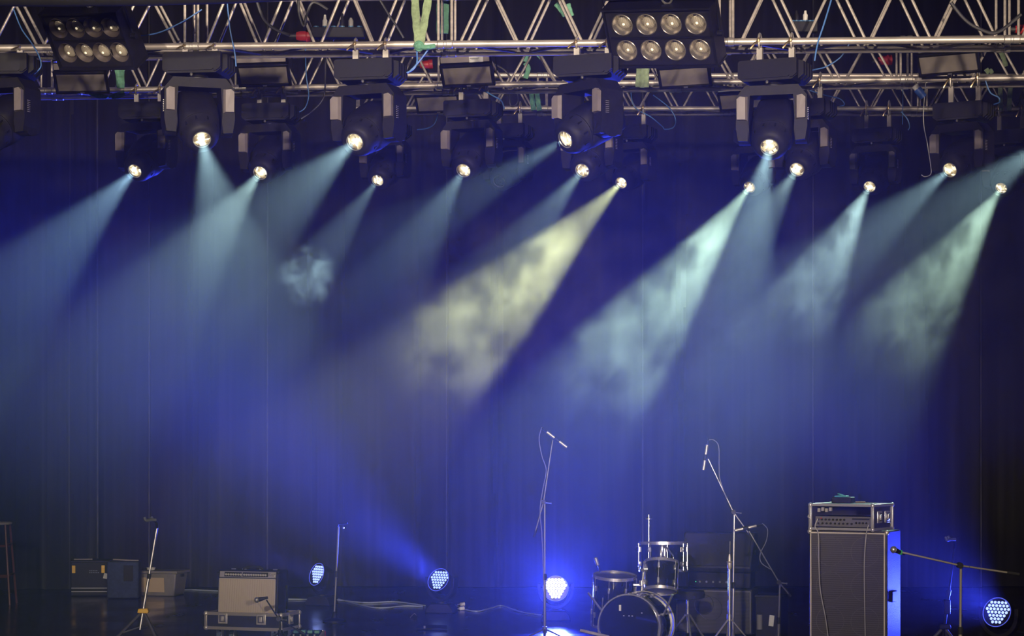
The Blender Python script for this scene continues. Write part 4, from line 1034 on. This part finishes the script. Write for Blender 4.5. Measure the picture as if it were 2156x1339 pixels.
# hi-hat stand
t = thing('hi_hat_stand', G(1536, 19.9), 'bare chrome hi-hat stand beside the tall boom stand', 'drum hardware')
MB().cyl((0, 0, .03), (0, 0, .82), .014, n=12).build('lower_tube', CHROME, t)
MB().cyl((0, 0, .8), (.005, 0, 1.07), .005, n=8).build('pull_rod', CHROME, t)
MB().lathe([(.81, .014), (.83, .022), (.87, .022), (.88, .03), (.885, .016), (.92, .014), (.95, .007)], n=14).build('clutch', ALU, t)
for a in (-2.6, -.5, 1.57):
    e = Vector((math.cos(a), math.sin(a), 0))
    l = MB().ribbon([e * .02 + Vector((0, 0, .34)), e * .20 + Vector((0, 0, .15)), e * .30 + Vector((0, 0, .015))], .024, .010, (-e.y, e.x, 0)).build('leg', ALU, t)
    MB().sphere(e * .30 + Vector((0, 0, .016)), .015, 8).build('rubber_foot', BLACK_SOFT, l)
    MB().tube([e * .012 + Vector((0, 0, .06)), e * .20 + Vector((0, 0, .14))], .006, 6).build('brace', ALU, t)
MB().cyl((0, 0, .33), (0, 0, .39), .024, n=12).build('leg_collar', CHROME, t)
# drummer's throne
t = thing('drum_throne', G(1448, 21.0), 'round black drum throne seat behind the bass drum', 'stool')
MB().lathe([(.46, .13), (.465, .165), (.50, .172), (.535, .16), (.545, .08), (.547, .0001)], n=28).build('seat', BLACK_SOFT, t)
MB().lathe([(.452, .135), (.46, .150)], n=24).build('seat_trim', CHROME, t)
MB().cyl((0, 0, .12), (0, 0, .455), .015, n=12).build('post', CHROME, t)
for k_ in range(3):
    a = .6 + 2.094 * k_; e = Vector((math.cos(a), math.sin(a), 0))
    l = MB().tube([e * .02 + Vector((0, 0, .30)), e * .24 + Vector((0, 0, .016))], .011, 8).build('leg', CHROME, t)
    MB().sphere(e * .24 + Vector((0, 0, .018)), .016, 8).build('rubber_foot', BLACK_SOFT, l)
# cabinet, amp head and wedge stacked behind
DC = 22.2; rzC = R(-12) - az(1510)
CP = G(1510, DC)
t = thing('guitar_cabinet', CP, 'dark grey guitar speaker cabinet behind the drums', 'speaker cabinet', rz=rzC)
MB().box((0, 0, .25), (.80, .36, .46)).build('cabinet', mat('dark tolex', (.045, .042, .042), .6, 0, .3, 50), t, .012)
g = MB().box((0, -.183, .25), (.75, .01, .41)).build('grille', grid_material('dark grille', (.055, .052, .05), (.09, .085, .08), 22, 'Z'), t)
for c, d in (((0, -.188, .46), (.77, .008, .008)), ((.385, -.188, .25), (.008, .008, .42)), ((-.385, -.188, .25), (.008, .008, .42))): MB().box(c, d).build('piping', mat('grey piping', (.22, .21, .2), .5), t)
MB().torus((-.10, -.19, .32), (0, 1, 0), .10, .004, 30, 5).torus((-.03, -.19, .28), (0, 1, 0), .12, .003, 30, 5).build('coiled_lead', DARK_CABLE, t)
for xx in (-.3, .3): MB().box((xx, 0, .012), (.06, .25, .024)).build('foot', BLACK_SOFT, t)
t = thing('amplifier_head', CP + Vector((.05, .02, .48)), 'black amplifier head between the guitar cabinet and the monitor wedge', 'amplifier', rz=rzC)
MB().box((0, 0, .09), (.66, .26, .17)).build('case', BLACK, t, .012)
MB().box((-.02, -.132, .07), (.56, .008, .06)).build('front_panel', BLACK_METAL, t)
for k_ in range(6): MB().cyl((-.2 + k_ * .07, -.136, .07), (-.2 + k_ * .07, -.15, .07), .011, n=10).build('knob', mat('grey knob', (.2, .2, .2), .4), t)
MB().sphere((-.245, -.138, .07), .006, 8).build('pilot_lamp', mat('green pilot', (.05, .4, .1), .3, emit=(.1, 1, .3), estr=.6), t)
for xx in (-.25, .25): MB().box((xx, 0, .002), (.05, .2, .006)).build('foot', BLACK_SOFT, t)
t = thing('monitor_wedge', CP + Vector((.03, .02, .655)), 'black monitor wedge with a sloping grille on top of the stack behind the drums', 'speaker', rz=rzC)
MB().prism([(-.20, .0), (-.24, .05), (-.02, .40), (.16, .40), (.24, .0)], -.37, .37, 'YZ').build('body', mat('wedge black', (.030, .029, .032), .6, 0, .3, 60), t, .012)
a = math.atan2(.35, .22)
MB().box((0, -.138, .222), (.68, .012, .36), (-(math.pi / 2 - a), 0, 0)).build('grille', mat('wedge grille', (.042, .040, .042), .55, .2), t)
for xx in (-1, 1): MB().box((xx * .374, .05, .2), (.012, .12, .05)).build('side_handle', BLACK_METAL, t, .005)
# case with papers beside the cabinet
t = thing('road_case', G(1625, 21.8), 'black road case with a grey roll and white paper, beside the bass cabinet', 'case', rz=rzC)
MB().box((0, 0, .22), (.26, .4, .42)).build('body', BLACK_SOFT, t, .01)
MB().cyl((-.085, -.215, .10), (-.085, -.215, .25), .03, n=14).build('grey_roll', mat('grey roll', (.25, .24, .23), .6), t)
MB().box((.035, -.204, .19), (.05, .006, .11), (0, R(6), 0)).build('paper_sheet', STICKER, t)
MB().box((0, 0, .435), (.27, .41, .02)).build('lid_edge', BLACK_METAL, t)
# kick stand foot bar
t = thing('drum_mat_bar', P(1246, 1333, 18.6), 'pale metal bar pointing away from the bass drum at the stage front', 'drum hardware')
MB().tube([P(1222, 1327, 18.6) - t.location, P(1282, 1341, 18.5) - t.location], .014, 8).build('bar', ALU, t)
MB().tube([P(1262, 1337, 18.55) - t.location, P(1262, 1337, 18.55) - t.location + Vector((0, 0, -t.location.z + .01))], .01, 8).build('post', BLACK_METAL, t)

# --- pedalboard and bits by the amplifier
t = thing('pedalboard', G(645, 21.0), 'low beige and dark pedalboard on the floor beside the case tray', 'pedalboard', rz=R(-8))
MB().prism([(-.16, .006), (-.16, .06), (.16, .13), (.16, .006)], -.17, .15, 'YZ').build('body', mat('pedal beige', (.30, .26, .21), .55), t, .006)
MB().box((-.01, .0, .105), (.28, .26, .012), (R(12), 0, 0)).build('top_plate', BLACK, t)
for k_ in range(4): MB().cyl((-.11 + k_ * .07, -.07, .085), (-.11 + k_ * .07, -.07, .112), .012, n=10).build('foot_switch', STEEL, t)
for k_ in range(4): MB().box((-.11 + k_ * .07, .05, .128), (.05, .07, .03)).build('pedal', mat('pedal green', (.10, .28, .22), .45), t, .004)
t = thing('drink_can', G(679, 21.3), 'small red and silver can beside the pedalboard', 'can')
MB().lathe([(.002, .026), (.008, .033), (.105, .033), (.115, .028)], n=20).build('body', RED, t)
MB().lathe([(.115, .028), (.12, .027), (.118, .024), (.116, .0001)], n=20).build('lid', STEEL, t)

# --- cases at the far side
t = thing('equipment_case', G(192, 27.9), 'black equipment case with yellow latches and two white stripes', 'case', rz=R(9))
MB().box((0, 0, .235), (.50, .40, .45)).build('body', BLACK_SOFT, t, .012)
MB().box((0, 0, .455), (.51, .41, .03)).build('lid', BLACK, t, .008)
for x in (-.215, .16):
    l = MB().box((x, -.208, .355), (.045, .02, .10)).build('latch', YELLOW, t, .005)
    MB().box((x, -.222, .35), (.025, .01, .04)).build('latch_catch', YELLOW, l, .003)
MB().box((.19, -.206, .265), (.05, .006, .07), (0, R(14), 0)).build('paper_tag', STICKER, t)
for zz in (.11, .065): MB().box((.0, -.203, zz), (.49, .006, .008), (0, R(.5), 0)).build('stripe', STICKER, t)
for zz, n_ in ((.335, 5), (.31, 6)):
    for k_ in range(n_): MB().box((-.01 + k_ * .022 - .0, -.203, zz), (.015, .004, .008)).build('printed_mark', mat('faint print', (.35, .36, .38), .6), t)
MB().box((-.10, -.05, .476), (.24, .05, .018)).build('grip_bar', GREY_COVER, t, .004)
t = thing('fabric_bag', G(262, 27.4), 'dark blue fabric equipment bag between the black case and the storage tub', 'bag', rz=R(4))
MB().box((0, 0, .245), (.40, .38, .47)).build('body', mat('blue fabric', (.035, .05, .11), .85, 0, .2, 30), t, .02)
MB().box((.07, -.192, .33), (.12, .008, .20)).build('pocket', BLACK_SOFT, t, .003)
MB().box((.02, .0, .49), (.33, .05, .02), (0, R(3), 0)).build('handle', GREY_COVER, t, .005)
t = thing('storage_tub', G(341, 27.9), 'grey plastic storage tub with a tan label, holding a white cup lid', 'box', rz=R(-14))
TUB = mat('grey tub plastic', (.21, .195, .18), .5, 0, .1, 10)
b = MB(); h_ = .30
vs = [(-.24, -.17, .004), (.24, -.17, .004), (.24, .17, .004), (-.24, .17, .004), (-.28, -.20, h_), (.28, -.20, h_), (.28, .20, h_), (-.28, .20, h_)]
b.add(vs, [(3, 2, 1, 0), (0, 1, 5, 4), (1, 2, 6, 5), (2, 3, 7, 6), (3, 0, 4, 7), (4, 5, 6, 7)]); b.build('body', TUB, t, .015)
MB().box((0, 0, h_ + .015), (.61, .45, .035)).build('lid', TUB, t, .008)
MB().box((-.055, -.195, .15), (.34, .008, .19), (R(6), 0, 0)).build('label', mat('tan card', (.52, .40, .24), .7), t)
MB().box((.29, -.02, h_ - .03), (.02, .10, .035)).build('handle', BLACK_SOFT, t)
t = thing('cup', P(301, 1196, 27.6), 'small white cup lid lying on the grey storage tub', 'cup')
MB().lathe([(0, .03), (.01, .05), (.035, .055), (.045, .04), (.048, .0001)], n=18).build('body', WHITE, t)
MB().torus((0, 0, .035), (0, 0, 1), .054, .006, 18, 6).build('rim', WHITE, t)
t.location = G(318, 27.75, .334)

# --- tall stool at the edge
t = thing('bar_stool', G(-8, 26.3), 'tall stool with a pale round seat and reddish legs at the picture edge', 'stool')
MB().lathe([(.985, .16), (.99, .19), (1.01, .195), (1.02, .18), (1.022, .0001)], n=28).build('seat', mat('pale seat', (.50, .44, .32), .5), t)
RL = mat('red brown leg', (.16, .05, .04), .45)
for sx in (-1, 1):
    for sy in (-1, 1): MB().tube([(sx * .14, sy * .12, .985), (sx * .21, sy * .18, .006)], .014, 8).build('leg', RL, t)
for zz, k_ in ((.35, .19), (.72, .163)):
    for s_ in (-1, 1):
        MB().cyl((-k_, s_ * k_ * .86, zz), (k_, s_ * k_ * .86, zz), .009, n=8).build('rung', RL, t)
        MB().cyl((s_ * k_, -k_ * .86, zz + .03), (s_ * k_, k_ * .86, zz + .03), .009, n=8).build('rung', RL, t)

# --- cables and litter on the floor
FC = [('pale cable running along the floor behind the tray to the smallest wash light', [(560, 1262), (640, 1263), (705, 1264), (770, 1270), (830, 1268), (895, 1276)], .009),
      ('second pale cable snaking between the straight stand and the tilted wash light', [(712, 1262), (760, 1275), (800, 1281), (850, 1277), (890, 1278)], .009),
      ('pale cable curving on the floor between the tilted and blown-out wash lights', [(952, 1272), (975, 1283), (1005, 1288), (1035, 1281), (1055, 1276), (1080, 1284), (1105, 1291), (1140, 1296)], .009),
      ('pale floor cable running from the storage tub to the tray', [(385, 1243), (410, 1243), (450, 1245), (480, 1247)], .010),
      ('dark cable coming down beside the trunk and lying on the floor to the bass cabinet', [(1645, 1352), (1670, 1346), (1700, 1350), (1730, 1352)], .008)]
for lab, pts, r in FC:
    q = [Vector(((x - CX) / FPX * D_, D_, r + .006)) for x, y_ in pts for D_ in [(EYE - r) * FPX / (y_ - HY)]]
    o = MB().tube(spline(q, 8), r, 6).build('cable', WHITE_CABLE if 'pale' in lab else DARK_CABLE); tag(o, lab, 'cable', 'cables on the stage floor')
def floor_at(px, py, z=.006):
    D_ = (EYE - z) * FPX / (py - HY); return Vector(((px - CX) / FPX * D_, D_, z))
for lab, px, py in (('white cable connector lying behind the tilted wash light, upper of two', 973, 1272), ('white cable connector lying behind the tilted wash light, lower of two', 972, 1281)):
    t = thing('cable_connector', floor_at(px, py, .03), lab, 'connector', 'cable connectors on the floor')
    MB().lathe([(-.03, .012), (-.02, .022), (.03, .024), (.035, .015)], ax=(1, .2, .1), n=12).build('body', WHITE, t)
    MB().lathe([(-.06, .007), (-.03, .011)], ax=(1, .2, .1), n=10).build('gland', mat('grey gland', (.3, .3, .3), .5), t)
t = thing('tape_scrap', floor_at(869, 1300), 'small crumpled beige tape scrap standing on the floor', 'tape')
MB().ribbon(spline([(-.03, 0, .0), (.0, .01, .03), (.02, 0, .045), (.035, .01, .03)], 4), .035, .006, (0, 1, 0)).build('strip', mat('beige tape', (.55, .45, .32), .7), t)
t = thing('foot_pedal', floor_at(908, 1326), 'flat black foot pedal on the floor with a steel tip, near the tilted wash light', 'pedal', rz=R(-12))
MB().prism([(-.05, .004), (-.05, .02), (.06, .05), (.06, .004)], -.16, .16, 'YZ').build('body', BLACK, t, .005)
MB().cyl((-.06, -.05, .02), (-.06, -.05, .045), .012, n=10).build('foot_switch', STEEL, t)

# ================================================================== HAZE
def haze_mat(name, dens, g, clouds=None, col=(1, 1, 1)):
    m = bpy.data.materials.new(name); m.use_nodes = True; nt = m.node_tree; nt.nodes.remove(nt.nodes['Principled BSDF'])
    v = nt.nodes.new('ShaderNodeVolumeScatter'); v.inputs['Density'].default_value = dens; v.inputs['Anisotropy'].default_value = g
    v.inputs['Color'].default_value = (*col, 1)
    nt.links.new(v.outputs[0], nt.nodes['Material Output'].inputs['Volume'])
    if clouds:
        tc = nt.nodes.new('ShaderNodeTexCoord')
        n = nt.nodes.new('ShaderNodeTexNoise'); n.inputs['Scale'].default_value = clouds; n.inputs['Detail'].default_value = 4; n.inputs['Roughness'].default_value = .62
        n.inputs['Distortion'].default_value = .6
        nt.links.new(tc.outputs['Object'], n.inputs['Vector'])
        ln = nt.nodes.new('ShaderNodeVectorMath'); ln.operation = 'LENGTH'; nt.links.new(tc.outputs['Object'], ln.inputs[0])
        # unit sphere object: fade to nothing at the shell
        fa = nt.nodes.new('ShaderNodeMapRange'); fa.inputs['From Min'].default_value = 1.0; fa.inputs['From Max'].default_value = .5
        fa.interpolation_type = 'SMOOTHSTEP'; nt.links.new(ln.outputs['Value'], fa.inputs['Value'])
        mr = nt.nodes.new('ShaderNodeMapRange'); mr.inputs['From Min'].default_value = .46; mr.inputs['From Max'].default_value = .60
        nt.links.new(n.outputs['Fac'], mr.inputs['Value'])
        mu = nt.nodes.new('ShaderNodeMath'); mu.operation = 'MULTIPLY'; nt.links.new(mr.outputs[0], mu.inputs[0]); nt.links.new(fa.outputs[0], mu.inputs[1])
        m2 = nt.nodes.new('ShaderNodeMath'); m2.operation = 'MULTIPLY'; m2.inputs[1].default_value = dens; nt.links.new(mu.outputs[0], m2.inputs[0])
        nt.links.new(m2.outputs[0], v.inputs['Density'])
        m.cycles.volume_step_rate = 1.8
    return m
def layered(m, base):
    "haze thinner near the deck, thicker up in the beams"
    nt = m.node_tree; v = [n for n in nt.nodes if n.type == 'VOLUME_SCATTER'][0]
    tc = nt.nodes.new('ShaderNodeTexCoord'); sp = nt.nodes.new('ShaderNodeSeparateXYZ'); nt.links.new(tc.outputs['Object'], sp.inputs[0])
    mr = nt.nodes.new('ShaderNodeMapRange'); mr.inputs['From Min'].default_value = 0; mr.inputs['From Max'].default_value = 7.5
    nt.links.new(sp.outputs['Z'], mr.inputs['Value'])
    r = nt.nodes.new('ShaderNodeValToRGB'); e = r.color_ramp.elements; r.color_ramp.interpolation = 'EASE'
    prof = HAZE_PROFILE
    while len(e) < len(prof): e.new(.5)
    for k, (z_, q) in enumerate(prof): e[k].position = z_ / 7.5; e[k].color = (q, q, q, 1)
    nt.links.new(mr.outputs[0], r.inputs['Fac'])
    mu = nt.nodes.new('ShaderNodeMath'); mu.operation = 'MULTIPLY'; mu.inputs[1].default_value = base
    nt.links.new(r.outputs['Color'], mu.inputs[0]); nt.links.new(mu.outputs[0], v.inputs['Density'])
    m.cycles.volume_step_rate = 3
    return m
hz = MB().box((0, 19.3, 3.9), (22, 19.4, 7.7)).build('haze', layered(haze_mat('stage haze', HAZE_DENSITY, HAZE_G), HAZE_DENSITY))
tag(hz, 'thin haze filling the air over the stage', None, kind='stuff')
def smoke(label, head, along, length, width, dens, sc, off=(0, 0, 0)):
    "a puff of smoke drifting in a beam: an ellipsoid lying along it"
    lens, d = BEAMS[head]
    o = MB().sphere((0, 0, 0), 1, 20).build('smoke', haze_mat('smoke puff', dens, .2, sc), loc=lens + d * along + Vector(off))
    o.rotation_mode = 'QUATERNION'; o.rotation_quaternion = d.to_track_quat('X', 'Z'); o.scale = (length, width, width)
    tag(o, label, None, kind='stuff')
smoke('drifting smoke cloud in the yellowish beam', 14, 2.7, 1.7, 1.15, .13, 3.3)
smoke('drifting smoke cloud in the mint green beam over the drums', 15, 2.5, 1.9, 1.15, .10, 3.3)
smoke('thin smoke cloud in the greyish beam of the rear truss', 16, 1.6, 1.4, .8, .09, 2.9)
smoke('thin smoke cloud in the last rear beam above the vocal microphone', 17, 2.0, 1.7, .9, .09, 2.9)
smoke('faint smoke puff at the end of the faint rear beam', 12, 2.0, .36, .34, .45, 2.0)
